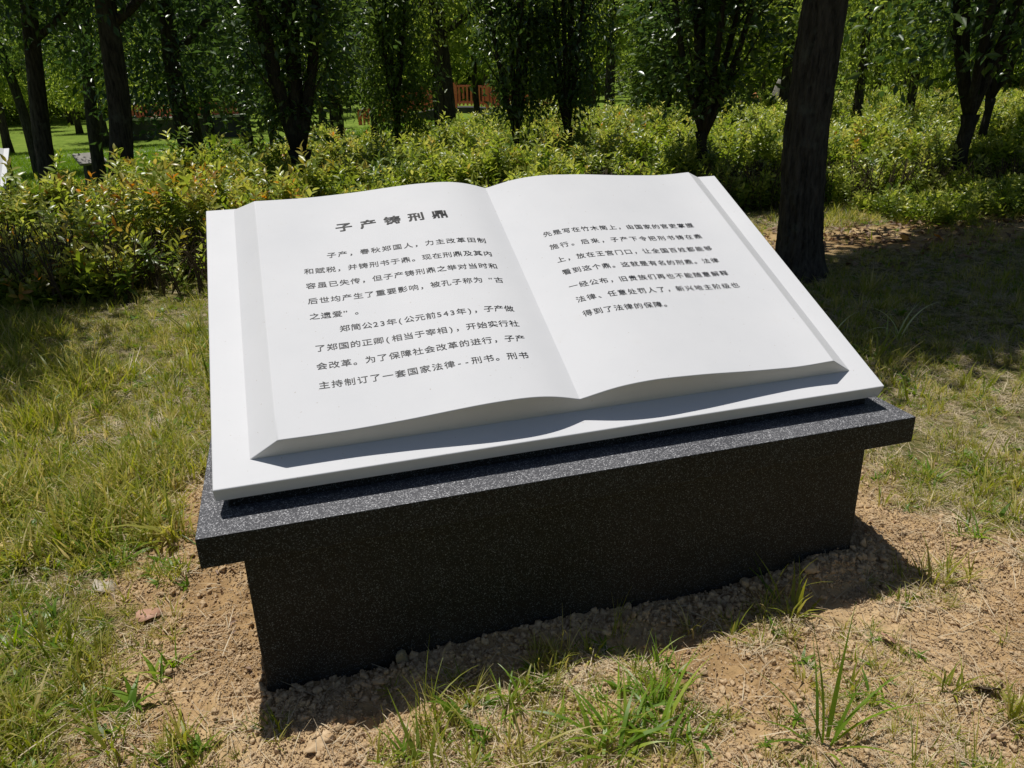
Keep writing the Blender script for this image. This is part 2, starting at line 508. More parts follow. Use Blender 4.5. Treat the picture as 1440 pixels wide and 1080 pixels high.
GLY = {}
def glyph(ch, bold):
    k = (ch, bold)
    if k not in GLY:
        c = bpy.data.curves.new('glyph', 'FONT'); c.body = ch; c.resolution_u = 4
        o = bpy.data.objects.new('glyph', c); COL.objects.link(o)
        bpy.context.view_layer.update()
        dg = bpy.context.evaluated_depsgraph_get()
        me = bpy.data.meshes.new_from_object(o.evaluated_get(dg))
        vs = np.array([v.co[:] for v in me.vertices]) if len(me.vertices) else np.zeros((0, 3))
        fs = [tuple(q.vertices) for q in me.polygons]
        bpy.data.objects.remove(o); bpy.data.curves.remove(c); bpy.data.meshes.remove(me)
        GLY[k] = (vs, fs)
    return GLY[k]
TEXT = [
    (0, 'title_lettering', '子产铸刑鼎', (.4026, .8745), (.6988, .8735), .052, .043, 0.050),
    (0, 'text_line', '子产，春秋郑国人，力主改革田制', (.3514, .7455), (.7992, .7301), .0285, .0265, .022),
    (0, 'text_line', '和赋税，并铸刑书于鼎。现在刑鼎及其内', (.2809, .6821), (.8016, .6641), .0285, .0265, .022),
    (0, 'text_line', '容虽已失传，但子产铸刑鼎之举对当时和', (.2799, .6170), (.8021, .6038), .0285, .0265, .022),
    (0, 'text_line', '后世均产生了重要影响，被孔子称为“古', (.2785, .5516), (.8022, .5389), .0285, .0265, .022),
    (0, 'text_line', '之遗爱”。', (.2766, .4877), (.3966, .4848), .0285, .0265, .022),
    (0, 'text_line', '郑简公23年(公元前543年)，子产做', (.3490, .4257), (.7978, .4121), .0285, .0265, .022),
    (0, 'text_line', '了郑国的正卿(相当于宰相)，开始实行社', (.2784, .3625), (.7948, .3496), .0285, .0265, .022),
    (0, 'text_line', '会改革。为了保障社会改革的进行，子产', (.2751, .2973), (.7954, .2901), .0285, .0265, .022),
    (0, 'text_line', '主持制订了一套国家法律--刑书。刑书', (.2738, .2300), (.7850, .2240), .0285, .0265, .022),
    (1, 'text_line', '先是写在竹木简上，由国家的官吏掌握', (1.0116, .7345), (1.5149, .7460), .0280, .0260, .022),
    (1, 'text_line', '施行。后来，子产下令把刑书铸在鼎', (1.0128, .6689), (1.5165, .6835), .0280, .0260, .022),
    (1, 'text_line', '上，放在王宫门口，让全国百姓都能够', (1.0131, .6036), (1.5223, .6189), .0280, .0260, .022),
    (1, 'text_line', '看到这个鼎。这就是有名的刑鼎。法律', (1.0124, .5448), (1.5155, .5559), .0280, .0260, .022),
    (1, 'text_line', '一经公布，旧贵族们再也不能随意解释', (1.0108, .4788), (1.5160, .4914), .0280, .0260, .022),
    (1, 'text_line', '法律、任意处罚人了，新兴地主阶级也', (1.0136, .4192), (1.5237, .4317), .0280, .0260, .022),
    (1, 'text_line', '得到了法律的保障。', (1.0128, .3589), (1.2597, .3600), .0280, .0260, .022),
]
def write(pages, sw):
    for side, nm, s, p0, p1, cw, chh, bold in TEXT:
        p0 = (p0[0] * KT, p0[1] * KT); p1 = (p1[0] * KT, p1[1] * KT)
        wts = [0.62 if ord(c) < 128 else 1.0 for c in s]
        cen = [0.0]
        for i in range(1, len(s)):
            cen.append(cen[-1] + (wts[i - 1] + wts[i]) / 2)
        V = []; F = []
        ang = math.atan2(p1[1] - p0[1], p1[0] - p0[0])
        ca, sa = math.cos(ang), math.sin(ang)
        for i, c in enumerate(s):
            vs, fs = glyph(c, bold)
            if not len(vs): continue
            t = cen[i] / cen[-1]
            cx = p0[0] + (p1[0] - p0[0]) * t; cy = p0[1] + (p1[1] - p0[1]) * t
            q = vs.copy()
            if ord(c) < 128:
                q[:, 0] = q[:, 0] - (q[:, 0].min() + q[:, 0].max()) / 2
            elif c == '“':
                q[:, 0] = q[:, 0] - (q[:, 0].min() + q[:, 0].max()) / 2 + 0.25
            elif c == '”':
                q[:, 0] = q[:, 0] - (q[:, 0].min() + q[:, 0].max()) / 2 - 0.25
            else:
                q[:, 0] -= 0.47
            q[:, 1] -= 0.36
            lx = q[:, 0] * cw * 1.03; ly = q[:, 1] * chh * 1.03
            x = cx + lx * ca - ly * sa; a = cy + lx * sa + ly * ca
            # a brushed weight: the strokes are laid down again a hair apart
            for q_, (sx_, sy_) in enumerate(((-.6, -.5), (.6, -.5), (-.6, .5), (.6, .5), (0, 0)) if bold > 0.04 else ((-.5, -.2), (.5, .2))):
                off = len(V)
                xx = x + sx_ * bold * cw; aa = a + sy_ * bold * cw * 0.6
                h = hp(xx) + 0.0006 + q_ * 0.00015
                for k in range(len(vs)):
                    V.append(sw(xx[k], aa[k], h[k]))
                F += [tuple(off + j for j in f) for f in fs]
        o = meshobj(nm, V, F, MAT['ink'], pages[side])

monument = build_monument('large white stone open book with Chinese text on a black granite plinth', (0.9, 0.45, 0.0))

# ------------------------------------------------------------------ foliage geometry
def leaves(P, D, U, ln, wd, fold=0.25, droop=0.0):
    """P base points, D leaf axis, U leaf normal; rhombic folded leaves of 2 tris each (4 verts)"""
    n = len(P)
    D = D / np.linalg.norm(D, axis=1, keepdims=True)
    R = np.cross(D, U); R /= np.maximum(np.linalg.norm(R, axis=1, keepdims=True), 1e-6)
    U = np.cross(R, D)
    ln = np.broadcast_to(ln, (n,))[:, None]; wd = np.broadcast_to(wd, (n,))[:, None]
    V = np.stack([P, P + D * ln * 0.45 + R * wd / 2 + U * wd * fold, P + D * ln - U * ln * droop, P + D * ln * 0.45 - R * wd / 2 + U * wd * fold], 1)
    i = np.arange(n)[:, None] * 4
    F = np.stack([i + [0, 1, 2], i + [0, 2, 3]], 1).reshape(-1, 3)
    return V.reshape(-1, 3), F
def rdir(n, zb=0.0):
    d = rng.normal(size=(n, 3)); d /= np.linalg.norm(d, axis=1, keepdims=True)
    d[:, 2] += zb
    return d / np.linalg.norm(d, axis=1, keepdims=True)
def crown_mesh(name, n, rad, z0, z1, ln, m, clusters, sig, taper=0.4, seed=0, low=0.6):
    """leaf clumps at many twig ends through an uneven crown; root at (0,0,0)"""
    g = np.random.default_rng(seed)
    t = g.uniform(0, 1, clusters) ** 0.9
    zz = z0 + (z1 - z0) * t
    prof = np.clip(low + (1 - low) * np.sin(np.pi * np.clip(t * 1.15, 0, 1)), 0.2, 1) * (1 - taper * np.clip(t - 0.6, 0, 1) * 2)
    th = g.uniform(0, 2 * np.pi, clusters)
    lob = 1 + 0.22 * np.sin(3 * th + g.uniform(0, 6)) + 0.15 * np.sin(5 * th + zz * 2)
    rr = rad * prof * lob * np.sqrt(g.uniform(0.02, 1, clusters)) * g.uniform(0.8, 1.15, clusters)
    cc = np.stack([rr * np.cos(th), rr * np.sin(th), zz], 1)
    k = g.integers(0, clusters, n)
    cs = g.uniform(0.6, 1.5, clusters) * sig
    P = cc[k] + g.normal(size=(n, 3)) * cs[k][:, None] * np.array([1, 1, 0.8])
    out = P - np.array([0, 0, 0]); out[:, 2] = 0
    out /= np.maximum(np.linalg.norm(out, axis=1, keepdims=True), 0.1)
    D = g.normal(size=(n, 3)) * 0.8 + out * 0.7 + np.array([0, 0, -0.35])
    U = g.normal(size=(n, 3)) * 0.55 + np.array([0, 0, 1.0])
    l = ln * g.uniform(0.6, 1.25, n)
    V, F = leaves(P, D, U, l, l * 0.46, 0.18, 0.12)
    ct = g.uniform(0, 1, clusters)
    tint = np.clip(0.55 * ct[k] + 0.45 * g.uniform(0, 1, n), 0, 1)
    o = meshobj(name, V, F, m, linkit=False, attrs={'tint': ('POINT', np.repeat(tint, 4))})
    return o.data
CR = {}
for i in range(3):
    CR['col%d' % i] = crown_mesh('crown', 6800, 0.64, 0.95, 3.7, 0.094, MAT['leaf_gloss'], 150, 0.13, 0.5, 100 + i, 0.45)
    CR['spr%d' % i] = crown_mesh('crown', (7800, 7000, 5500)[i], 1.7, (2.0, 1.9, 1.6)[i], (5.2, 4.8, 4.2)[i], 0.13, MAT[('leaf_gloss', 'leaf_mid', 'leaf_light')[i]], 170, 0.27, 0.4, 200 + i)
for i in range(2):
    CR['lit%d' % i] = crown_mesh('crown', 11500, 0.72, 0.85, 4.0, 0.088, MAT['leaf_mid'], 190, 0.15, 0.5, 300 + i, 0.6)
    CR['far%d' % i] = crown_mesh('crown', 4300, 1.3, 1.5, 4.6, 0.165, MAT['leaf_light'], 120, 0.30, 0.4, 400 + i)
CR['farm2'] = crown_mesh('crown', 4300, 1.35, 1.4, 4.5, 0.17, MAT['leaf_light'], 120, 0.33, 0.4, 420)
CR['shade'] = crown_mesh('crown', 38000, 2.0, 3.1, 6.0, 0.16, MAT['leaf_gloss'], 620, 0.30, 0.3, 500, 0.8)

def tube(pts, rad, seg, ridge=0.0, seed=0, ridges=14):
    pts = np.array(pts, float); n = len(pts)
    V = []; F = []
    for i in range(n):
        d = pts[min(i + 1, n - 1)] - pts[max(i - 1, 0)]; d /= np.linalg.norm(d)
        a = np.cross(d, [0, 1, 0.001]); a /= np.linalg.norm(a); b = np.cross(d, a)
        th = np.linspace(0, 2 * np.pi, seg, endpoint=False)
        r = rad[i]
        if ridge > 0:
            zz = np.full(seg, pts[i][2])
            wob = (fbm(th * 2.2 + 3, zz * 1.6, 2, seed) - 0.5) * 0.5
            s = np.abs(np.sin((th + wob) * ridges / 2 + (fbm(th * 3, zz * 7, 3, seed + 3) - 0.5) * 3.2))
            s2 = fbm(np.cos(th) * 9 + 20, zz * 24 + np.sin(th) * 9, 3, seed + 9) - 0.5
            r = r * (1 + ridge * (0.35 - s ** 0.7) * 1.0 * -1 + ridge * 1.2 * s2) * (1 + 0.06 * np.sin(2 * th + zz * 1.5))
        else:
            r = r * (1 + 0.07 * np.sin(3 * th + i * 0.7 + seed))
        q = pts[i] + np.outer(np.cos(th) * r, a) + np.outer(np.sin(th) * r, b)
        V += list(q)
    for i in range(n - 1):
        for j in range(seg):
            k = (j + 1) % seg
            F.append((i * seg + j, i * seg + k, (i + 1) * seg + k, (i + 1) * seg + j))
    F.append(tuple(range(seg))[::-1]); F.append(tuple((n - 1) * seg + j for j in range(seg)))
    return V, F
def join(parts):
    V = []; F = []
    for v, f in parts:
        o = len(V); V += list(v); F += [tuple(i + o for i in q) for q in f]
    return V, F
def trunk_geo(r, h, lean=(0, 0), seg=14, ridge=0.0, seed=0, limbs=6, limb_from=0.35, n=26, flare=0.35):
    g = random.Random(seed)
    pts = []; rad = []
    ph = g.uniform(0, 6)
    for i in range(n):
        t = i / (n - 1); z = -0.12 + t * h
        pts.append((lean[0] * z + 0.05 * math.sin(z * 1.1 + ph) * min(1, max(z, 0)) * r * 6, lean[1] * z + 0.04 * math.sin(z * 0.9 + ph * 2) * min(1, max(z, 0)) * r * 6, z))
        rad.append(r * (1 - 0.62 * t ** 1.2) * (1 + flare * math.exp(-max(z, 0) * 6)))
    parts = [tube(pts, rad, seg, ridge, seed)]
    for k in range(limbs):
        t = limb_from + (0.95 - limb_from) * k / max(limbs - 1, 1)
        i = min(int(t * (n - 1)), n - 2)
        p = np.array(pts[i]); a = k * 2.4 + g.uniform(-.4, .4)
        l = h * 0.26 * (1.2 - t * 0.6)
        q = [p + np.array([math.cos(a), math.sin(a), 0]) * l * s * (1 - 0.2 * s) + np.array([0, 0, 1]) * l * (0.55 * s + 0.35 * s * s) for s in np.linspace(0, 1, 7)]
        parts.append(tube(q, [rad[i] * 0.5 * (1 - 0.8 * s) + 0.004 for s in np.linspace(0, 1, 7)], 7, 0, seed + k))
    return join(parts)
def vase_geo(r, fork, h, stems, spread, seed=0):
    g = random.Random(seed)
    parts = []
    n = 9
    pts = [(0.01 * math.sin(i), 0.01 * math.cos(i * 1.3), -0.1 + (fork + 0.1) * i / (n - 1)) for i in range(n)]
    rad = [r * (1 + 0.25 * math.exp(-i * 0.9)) * (1 - 0.12 * i / n) * (1 + (0.35 if i == n - 1 else 0)) for i in range(n)]
    parts.append(tube(pts, rad, 12, 0, seed))
    for k in range(stems):
        a = 2 * math.pi * k / stems + g.uniform(-.4, .4)
        sp = spread * g.uniform(0.55, 1.15) * (0.25 if k == 0 else 1)
        z0 = fork - g.uniform(0.02, 0.10); hh = h - z0
        q = []
        for s in np.linspace(0, 1, 14):
            rr = sp * (1 - (1 - s) ** 2.6)
            wob = 0.05 * math.sin(s * 7 + k)
            q.append((math.cos(a) * (rr + wob * s), math.sin(a) * (rr + wob * s), z0 + hh * s))
        r0 = r * (0.58 if k else 0.7)
        parts.append(tube(q, [r0 * (1 - 0.8 * s) + 0.004 for s in np.linspace(0, 1, 14)], 8, 0, seed + k))
        for b in range(4):
            s = 0.2 + 0.17 * b; j = int(s * 13); p = np.array(q[j]); aa = a + g.uniform(-1.3, 1.3)
            l = g.uniform(0.25, 0.5)
            w_ = [p + np.array([math.cos(aa) * l * u, math.sin(aa) * l * u, l * (0.8 * u + 0.3 * u * u)]) for u in np.linspace(0, 1, 5)]
            parts.append(tube(w_, [0.011 * (1 - 0.7 * u) + 0.002 for u in np.linspace(0, 1, 5)], 5, 0, seed + b))
    return join(parts)
def add_tree(name, label, x, y, geo, crown, csc=(1, 1, 1), bark='bark2', rz=0.0, group=None, coff=(0, 0, 0), crz=0.0):
    t = thing(name, label, 'tree', (x, y, float(big_terrain(x, y))), rz, group)
    o = meshobj('trunk', geo[0], geo[1], MAT[bark], t, smooth=True)
    if crown:
        c = bpy.data.objects.new('crown', CR[crown]); link(c, t)
        c.scale = csc; c.location = coff; c.rotation_euler = (0, 0, crz)
    return t

# the near tree on the right, and its sunlit companions
N_pts = trunk_geo(0.150, 6.2, (0.0, -0.01), 110, 0.10, 5, 7, 0.46, 420, 0.5)
nt_ = add_tree('broadleaf_tree', 'thick near tree with furrowed dark bark just right of the white book', 3.86, 3.16, N_pts, 'shade', (1.45, 0.74, 1), 'bark', 0, None, (0.95, 0.16, 0.0))
GV = 'young glossy-leaved trees rising from the shrub bed'
add_tree('glossy_leaved_tree', 'stout many-stemmed dark tree rising just behind the left page', 0.49, 7.74, vase_geo(0.115, 0.75, 4.6, 7, 0.55, 1), 'col0', (1.15, 1.15, 1), rz=0.4, group=GV)
add_tree('glossy_leaved_tree', 'pale green leafy tree with thin stem left of the dark trunk before the bridge', 1.93, 9.71, vase_geo(0.048, 1.1, 4.6, 5, 0.4, 2), 'lit0', (0.76, 0.76, 1), rz=1.4, group=GV)
add_tree('glossy_leaved_tree', 'narrow dark tree with a V fork just right of the red arched bridge', 3.26, 8.39, vase_geo(0.048, 0.80, 4.6, 5, 0.40, 3), 'col1', (0.78, 0.78, 1), rz=2.0, group=GV)
add_tree('glossy_leaved_tree', 'second fork-stemmed dark tree from the bridge, above the top of the right page', 4.00, 8.46, vase_geo(0.052, 0.80, 4.6, 6, 0.40, 4), 'col2', (0.80, 0.80, 1), rz=0.2, group=GV)
add_tree('glossy_leaved_tree', 'wide forked tree standing behind the top right corner of the book', 4.95, 6.6, vase_geo(0.062, 0.80, 4.4, 7, 0.75, 5), 'col0', (1.25, 1.25, 1), rz=2.6, group=GV, coff=(0, 0, 0.15))
add_tree('glossy_leaved_tree', 'slim leafy tree between the forked tree and the thick near trunk', 7.09, 11.68, vase_geo(0.05, 0.9, 4.6, 5, 0.5, 6), 'lit1', (1.2, 1.2, 1), rz=0.9, group=GV)
add_tree('glossy_leaved_tree', 'dark many-stemmed tree in shade at the far right of the shrub bed', 7.82, 5.74, vase_geo(0.085, 0.9, 4.6, 6, 0.7, 7), 'spr0', (1.05, 0.95, 0.95), rz=0, group=GV, coff=(0.2, -0.2, -0.40))
add_tree('glossy_leaved_tree', 'thinner leaning stem behind the dark tree at the far right', 9.3, 6.9, vase_geo(0.055, 1.0, 4.6, 5, 0.6, 8), 'spr0', (0.6, 0.6, 0.95), rz=0.7, group=GV, coff=(0, 0, -0.25))
GT = 'tall straight trees of the park wood'
tall = [
    # label, x, y, r, lean, crown, scale, zoff
    ('dark straight tree leaning slightly left at the far left of the lawn', -2.9, 10.96, 0.125, (0.11, 0), 'spr0', (.85, .85, 1), 0.35),
    ('slender leaning tree close behind the leftmost dark trunk', -5.15, 19.67, 0.12, (-0.07, 0), 'spr1', (.7, .7, 1), 0.4),
    ('thick black trunk second from the left, in front of the lawn', -1.77, 9.66, 0.15, (0.12, 0), 'spr0', (.85, .85, 1), 0.45),
    ('grey-barked trunk close behind the thick black trunk on the left', -3.02, 15.02, 0.12, (0.10, 0), 'spr1', (.7, .7, 1), 0.4),
    ('dense dark-crowned tree between the left lawn and the many-stemmed tree', -1.07, 12.28, 0.15, (0, 0), 'spr0', (1.0, 1.0, 1), -0.75),
    ('thin trunk just right of the dense dark-crowned tree', -1.0, 17.28, 0.10, (-0.03, 0), 'spr0', (.8, .8, 1), -0.3),
    ('slim dark trunk left of the stout many-stemmed tree', -0.23, 15.33, 0.10, (0.0, 0), 'spr0', (.6, .6, 1), 0),
    ('slim trunk half hidden beside the stout many-stemmed tree', 0.25, 18.34, 0.09, (0.02, 0), 'spr1', (.6, .6, 1), 0),
    ('dark trunk between the many-stemmed tree and the pale green tree', 1.51, 15.29, 0.10, (0, 0), 'spr0', (.72, .72, 1), -0.5),
    ('thick dark trunk standing in front of the red arched bridge', 3.1, 12.04, 0.16, (0, 0), 'spr2', (.62, .62, .9), 0.6),
    ('very thin dark trunk crossing the red railing of the bridge', 5.57, 19.68, 0.085, (0, 0), 'spr1', (.7, .7, 1), 0.3),
    ('thin dark tree in the sunny shrubs first right of the thick near trunk', 9.72, 9.96, 0.085, (0.02, 0), 'spr2', (.62, .62, 1), -0.5),
    ('thin dark tree in the sunny shrubs second right of the thick near trunk', 11.69, 10.91, 0.085, (0.03, 0), 'spr2', (.62, .62, 1), -0.5),
]
for i, (lab, x, y, r, lean, cr, cs, zo) in enumerate(tall):
    geo = trunk_geo(r, 6.4, lean, 14, 0.0, 30 + i, 7, 0.38)
    add_tree('park_tree', lab, x, y, geo, cr, cs, 'bark', i * 1.3, GT, (0, 0, zo), i * 0.9)
    # (lean is turned with the root, so undo the turn on the trunk)
    tr = [c for c in bpy.data.objects if c.name.startswith('park_tree')][-1]
for o in bpy.data.objects:
    if o.name.startswith('park_tree'):
        for c in o.children:
            if c.name.startswith('trunk'):
                c.rotation_euler = (0, 0, -o.rotation_euler.z)

# a tree outside the frame on the left whose crown shades the shrubs there
add_tree('park_tree', 'tree standing beyond the left edge of the photo that shades the shrubs', -4.2, 4.7, trunk_geo(0.13, 5.6, (0.05, 0), 12, 0, 77, 6, 0.4), 'shade', (.82, .74, .9), 'bark', 0, None, (0.75, -0.2, 0))

# distant rows
GF = 'distant trees of the wood'
geoF = [trunk_geo(0.13, 6.8, (0.0, 0), 9, 0, 60 + k, 5, 0.4, 12) for k in range(3)]
gme = []
for k in range(3):
    gme.append(meshobj('trunk', geoF[k][0], geoF[k][1], MAT['bark'], None, True, linkit=False).data)
g = random.Random(5)
cnt = 0
crs = ['far0', 'far1', 'farm2']
for row in range(9):
    Y0 = 21.5 + row * 4.0
    for k in range(-4, 20):
        px = 60 + k * 96 + g.uniform(-40, 40)
        # bearing of the column in the planting rows
        bear = 0.276 + (px - 720) / 1100.0
        D = Y0 + g.uniform(-1.4, 1.4)
        x = 0.24 + math.sin(bear) * D * 1.0; y = -1.66 + math.cos(bear) * D
        # keep the water, bridge and lawn glade open
        if 5.5 < x < 11.5 and 20.5 < y < 37 and abs(x - (0.24 + (y + 1.66) * 0.234)) < 1.5: continue
        if x < 0.2 and y < 31 and g.random() < 0.72: continue
        if g.random() < 0.22: continue
        if math.hypot(x - 8.2, y - 36) < 5.0: continue
        if row < 2 and 12.5 < x < 16.5: continue
        if cnt >= 170: break
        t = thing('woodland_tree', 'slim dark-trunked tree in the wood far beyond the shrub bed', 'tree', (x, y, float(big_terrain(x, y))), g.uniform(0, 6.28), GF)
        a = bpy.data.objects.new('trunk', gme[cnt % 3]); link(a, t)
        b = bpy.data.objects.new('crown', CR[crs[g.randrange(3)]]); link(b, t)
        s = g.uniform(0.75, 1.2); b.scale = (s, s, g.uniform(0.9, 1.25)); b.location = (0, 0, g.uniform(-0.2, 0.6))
        sx = g.uniform(0.7, 1.1); a.scale = (sx, sx, 1)
        cnt += 1

# ------------------------------------------------------------------ scatter with geometry nodes
def scatter(name, P, ROT, SCL, IDX, sources, kind='stuff'):
    col = bpy.data.collections.new(name + '_kinds')
    for s in sources:
        col.objects.link(s)
    me = bpy.data.meshes.new(name)
    n = len(P)
    me.vertices.add(n); me.vertices.foreach_set('co', np.asarray(P, np.float32).ravel())
    a = me.attributes.new('turn', 'FLOAT_VECTOR', 'POINT'); a.data.foreach_set('vector', np.asarray(ROT, np.float32).ravel())
    a = me.attributes.new('size', 'FLOAT', 'POINT'); a.data.foreach_set('value', np.asarray(SCL, np.float32))
    a = me.attributes.new('pick', 'INT', 'POINT'); a.data.foreach_set('value', np.asarray(IDX, np.int32))
    o = bpy.data.objects.new(name, me); link(o)
    o['kind'] = kind
    ng = bpy.data.node_groups.new(name, 'GeometryNodeTree')
    ng.interface.new_socket('Geometry', in_out='INPUT', socket_type='NodeSocketGeometry')
    ng.interface.new_socket('Geometry', in_out='OUTPUT', socket_type='NodeSocketGeometry')
    N = ng.nodes; L = ng.links
    gi = N.new('NodeGroupInput'); go = N.new('NodeGroupOutput')
    ip = N.new('GeometryNodeInstanceOnPoints')
    ci = N.new('GeometryNodeCollectionInfo')
    ci.inputs['Collection'].default_value = col
    ci.inputs['Separate Children'].default_value = True
    ci.inputs['Reset Children'].default_value = True
    L.new(gi.outputs[0], ip.inputs['Points'])
    L.new(ci.outputs[0], ip.inputs['Instance'])
    ip.inputs['Pick Instance'].default_value = True
    def na(nm, ty):
        q = N.new('GeometryNodeInputNamedAttribute'); q.data_type = ty; q.inputs[0].default_value = nm
        return q.outputs['Attribute']
    L.new(na('pick', 'INT'), ip.inputs['Instance Index'])
    e = N.new('FunctionNodeEulerToRotation'); L.new(na('turn', 'FLOAT_VECTOR'), e.inputs[0])
    L.new(e.outputs[0], ip.inputs['Rotation'])
    L.new(na('size', 'FLOAT'), ip.inputs['Scale'])
    L.new(ip.outputs[0], go.inputs[0])
    md = o.modifiers.new('scatter', 'NODES'); md.node_group = ng
    return o

def blade(p, az, ln, wd, bend, elev, seg=4, tw=0.0):
    """one grass blade, curving over; returns verts and quads"""
    V = []; F = []
    d = np.array([math.cos(az), math.sin(az), 0]); s = np.array([-math.sin(az), math.cos(az), 0])
    pos = np.array(p, float); e = elev
    for i in range(seg + 1):
        t = i / seg
        w_ = wd * (1 - t ** 1.6) * (0.75 + 0.5 * math.sin(math.pi * min(t * 1.4, 1))) * 0.5 + 0.0002
        sd_ = s * math.cos(tw * t) + np.array([0, 0, 1]) * math.sin(tw * t)
        V += [pos - sd_ * w_, pos + sd_ * w_]
        pos = pos + (d * math.cos(e) + np.array([0, 0, 1]) * math.sin(e)) * ln / seg
        e -= bend / seg
    for i in range(seg):
        F.append((2 * i, 2 * i + 1, 2 * i + 3, 2 * i + 2))
    return V, F
def blades_obj(name, specs, m, linkit=False, parent=None):
    V = []; F = []; T = []
    for (p, az, ln, wd, bend, el, tint, seg) in specs:
        v, f = blade(p, az, ln, wd, bend, el, seg, random.uniform(-0.8, 0.8))
        o = len(V); V += v; F += [tuple(i + o for i in q) for q in f]; T += [tint] * len(v)
    return meshobj(name, np.array(V), np.array(F), m, parent, True, attrs={'tint': ('POINT', T)}, linkit=linkit)

# grass tufts ----------------------------------------------------------
gt = []
R_ = random.Random(3)
for k in range(8):
    sp = []
    nb = [16, 20, 14, 24, 18, 12, 22, 10][k]
    L0 = [0.055, 0.075, 0.09, 0.045, 0.065, 0.11, 0.05, 0.10][k]
    W0 = [0.003, 0.0036, 0.005, 0.0026, 0.0034, 0.0066, 0.003, 0.0075][k]
    for b in range(nb):
        a = R_.uniform(0, 6.28); rr = R_.uniform(0, 0.03)
        sp.append(((math.cos(a) * rr, math.sin(a) * rr, -0.004), a + R_.uniform(-.9, .9), L0 * R_.uniform(0.5, 1.3), W0 * R_.uniform(0.6, 1.2), R_.uniform(0.3, 2.0), R_.uniform(0.45, 1.5), R_.random() * 0.8 + (0.2 if R_.random() < .25 else 0), 3))
    gt.append(blades_obj('grass_tuft', sp, MAT['grass']))
# broad leaved weeds and long thin stalks mixed into the turf
for k in range(2):
    sp = []
    for b in range(9):
        sp.append(((R_.uniform(-.012, .012), R_.uniform(-.012, .012), -0.004), b * 2.4 + R_.uniform(-.4, .4), R_.uniform(.05, .10), R_.uniform(.010, .016), R_.uniform(.5, 1.3), R_.uniform(.35, 1.1), R_.random() * .5, 4))
    gt.append(blades_obj('grass_tuft', sp, MAT['weed']))
for k in range(2):
    sp = []
    for b in range(6):
        sp.append(((R_.uniform(-.03, .03), R_.uniform(-.03, .03), -0.004), R_.uniform(0, 6.28), R_.uniform(.14, .24), R_.uniform(.0022, .0036), R_.uniform(.4, 1.5), R_.uniform(1.0, 1.5), R_.random(), 6))
    gt.append(blades_obj('grass_tuft', sp, MAT['grass']))
# flat straw mats
for k in range(2):
    sp = []
    for b in range(16):
        a = R_.uniform(0, 6.28); rr = R_.uniform(0, 0.05)
        sp.append(((math.cos(a) * rr, math.sin(a) * rr, R_.uniform(0.002, 0.012)), R_.uniform(0, 6.28), R_.uniform(0.03, 0.09), R_.uniform(0.0012, 0.0026), R_.uniform(-.2, .4), R_.uniform(-.05, .25), R_.random(), 2))
    gt.append(blades_obj('straw_mat', sp, MAT['straw']))
HEDGE = [(-7, 4.3), (-1.6, 4.35), (-0.2, 4.3), (1.5, 5.2), (3.3, 6.0), (5.6, 5.7), (6.6, 5.6), (7.6, 5.0), (9.5, 4.2), (14, 3.0), (26, 8), (24, 17), (16, 19), (9, 18), (3.5, 15.5), (1.3, 13.5), (-0.6, 11), (-1.2, 8.2), (-2.5, 7.2), (-7, 6.6)]
def in_poly(x, y, poly):
    x = np.asarray(x); y = np.asarray(y)
    c = np.zeros(x.shape, bool); j = len(poly) - 1
    for i in range(len(poly)):
        xi, yi = poly[i]; xj, yj = poly[j]
        c ^= ((yi > y) != (yj > y)) & (x < (xj - xi) * (y - yi) / (yj - yi + 1e-12) + xi)
        j = i
    return c
CX, CY = 0.235, -1.66
def wedge_points(n, rmin, rmax, bias=0.5, half=0.72, mid=0.276):
    """points over the ground in the sector the photograph looks at, a little wider"""
    u = rng.uniform(0, 1, n)
    r = (rmin ** (2 * bias) + u * (rmax ** (2 * bias) - rmin ** (2 * bias))) ** (1 / (2 * bias))
    b = mid + rng.uniform(-half, half, n)
    return CX + np.sin(b) * r, CY + np.cos(b) * r
def green(x, y):
    """0 dry/yellowish turf, 1 fresh green turf"""
    return np.clip(0.25 + 0.5 * sst(1.6, -0.6, x) + 1.1 * (fbm(x * 1.3, y * 1.3, 3, 81) - 0.5), 0, 1)
xs, ys = wedge_points(215000, 0.9, 9.5, 0.62, 1.05)
sm = soil_mask(xs, ys)
patch = fbm(xs * 5.5, ys * 5.5, 3, 91)
dens = (1 - sm) * np.clip(0.55 + 2.6 * (patch - 0.45), 0.22, 1)
dens = np.maximum(dens, 0.26 * (patch > 0.47) * (sm > 0.4) * ((ys < -0.12) | (xs < -0.2)))
dens = dens * np.where((ys < 0.55) & (xs < 0.3), 0.5, 1.0)
inb = (xs > BX0 - 0.03) & (xs < BX1 + 0.03) & (ys > BY0 - 0.05) & (ys < BY1)
keep = (rng.uniform(0, 1, len(xs)) < dens) & ~inb & ~((in_poly(xs, ys, HEDGE)) & (rng.uniform(0, 1, len(xs)) < 0.85))
xs, ys = xs[keep], ys[keep]
n = len(xs)
gr_ = green(xs, ys)
pk = rng.integers(0, 8, n)
q_ = rng.uniform(0, 1, n)
pk = np.where(q_ < 0.11, rng.integers(8, 10, n), np.where(q_ > 0.93, rng.integers(10, 12, n), pk))
pk = np.where(rng.uniform(0, 1, n) > gr_ * 0.60 + 0.24, rng.integers(12, 14, n), pk)
zs = terrain(xs, ys)
rot = np.stack([rng.normal(0, 0.15, n), rng.normal(0, 0.15, n), rng.uniform(0, 6.28, n)], 1)
scl = np.where(ys > 0.7, 1.05, 0.88) * rng.uniform(0.5, 1.1, n) * (0.7 + 0.5 * gr_) * (0.65 + 1.3 * np.clip(fbm(xs * 3, ys * 3, 2, 95) - 0.25, 0, 1)) * np.where(rng.uniform(0, 1, n) < 0.05, 1.6, 1)
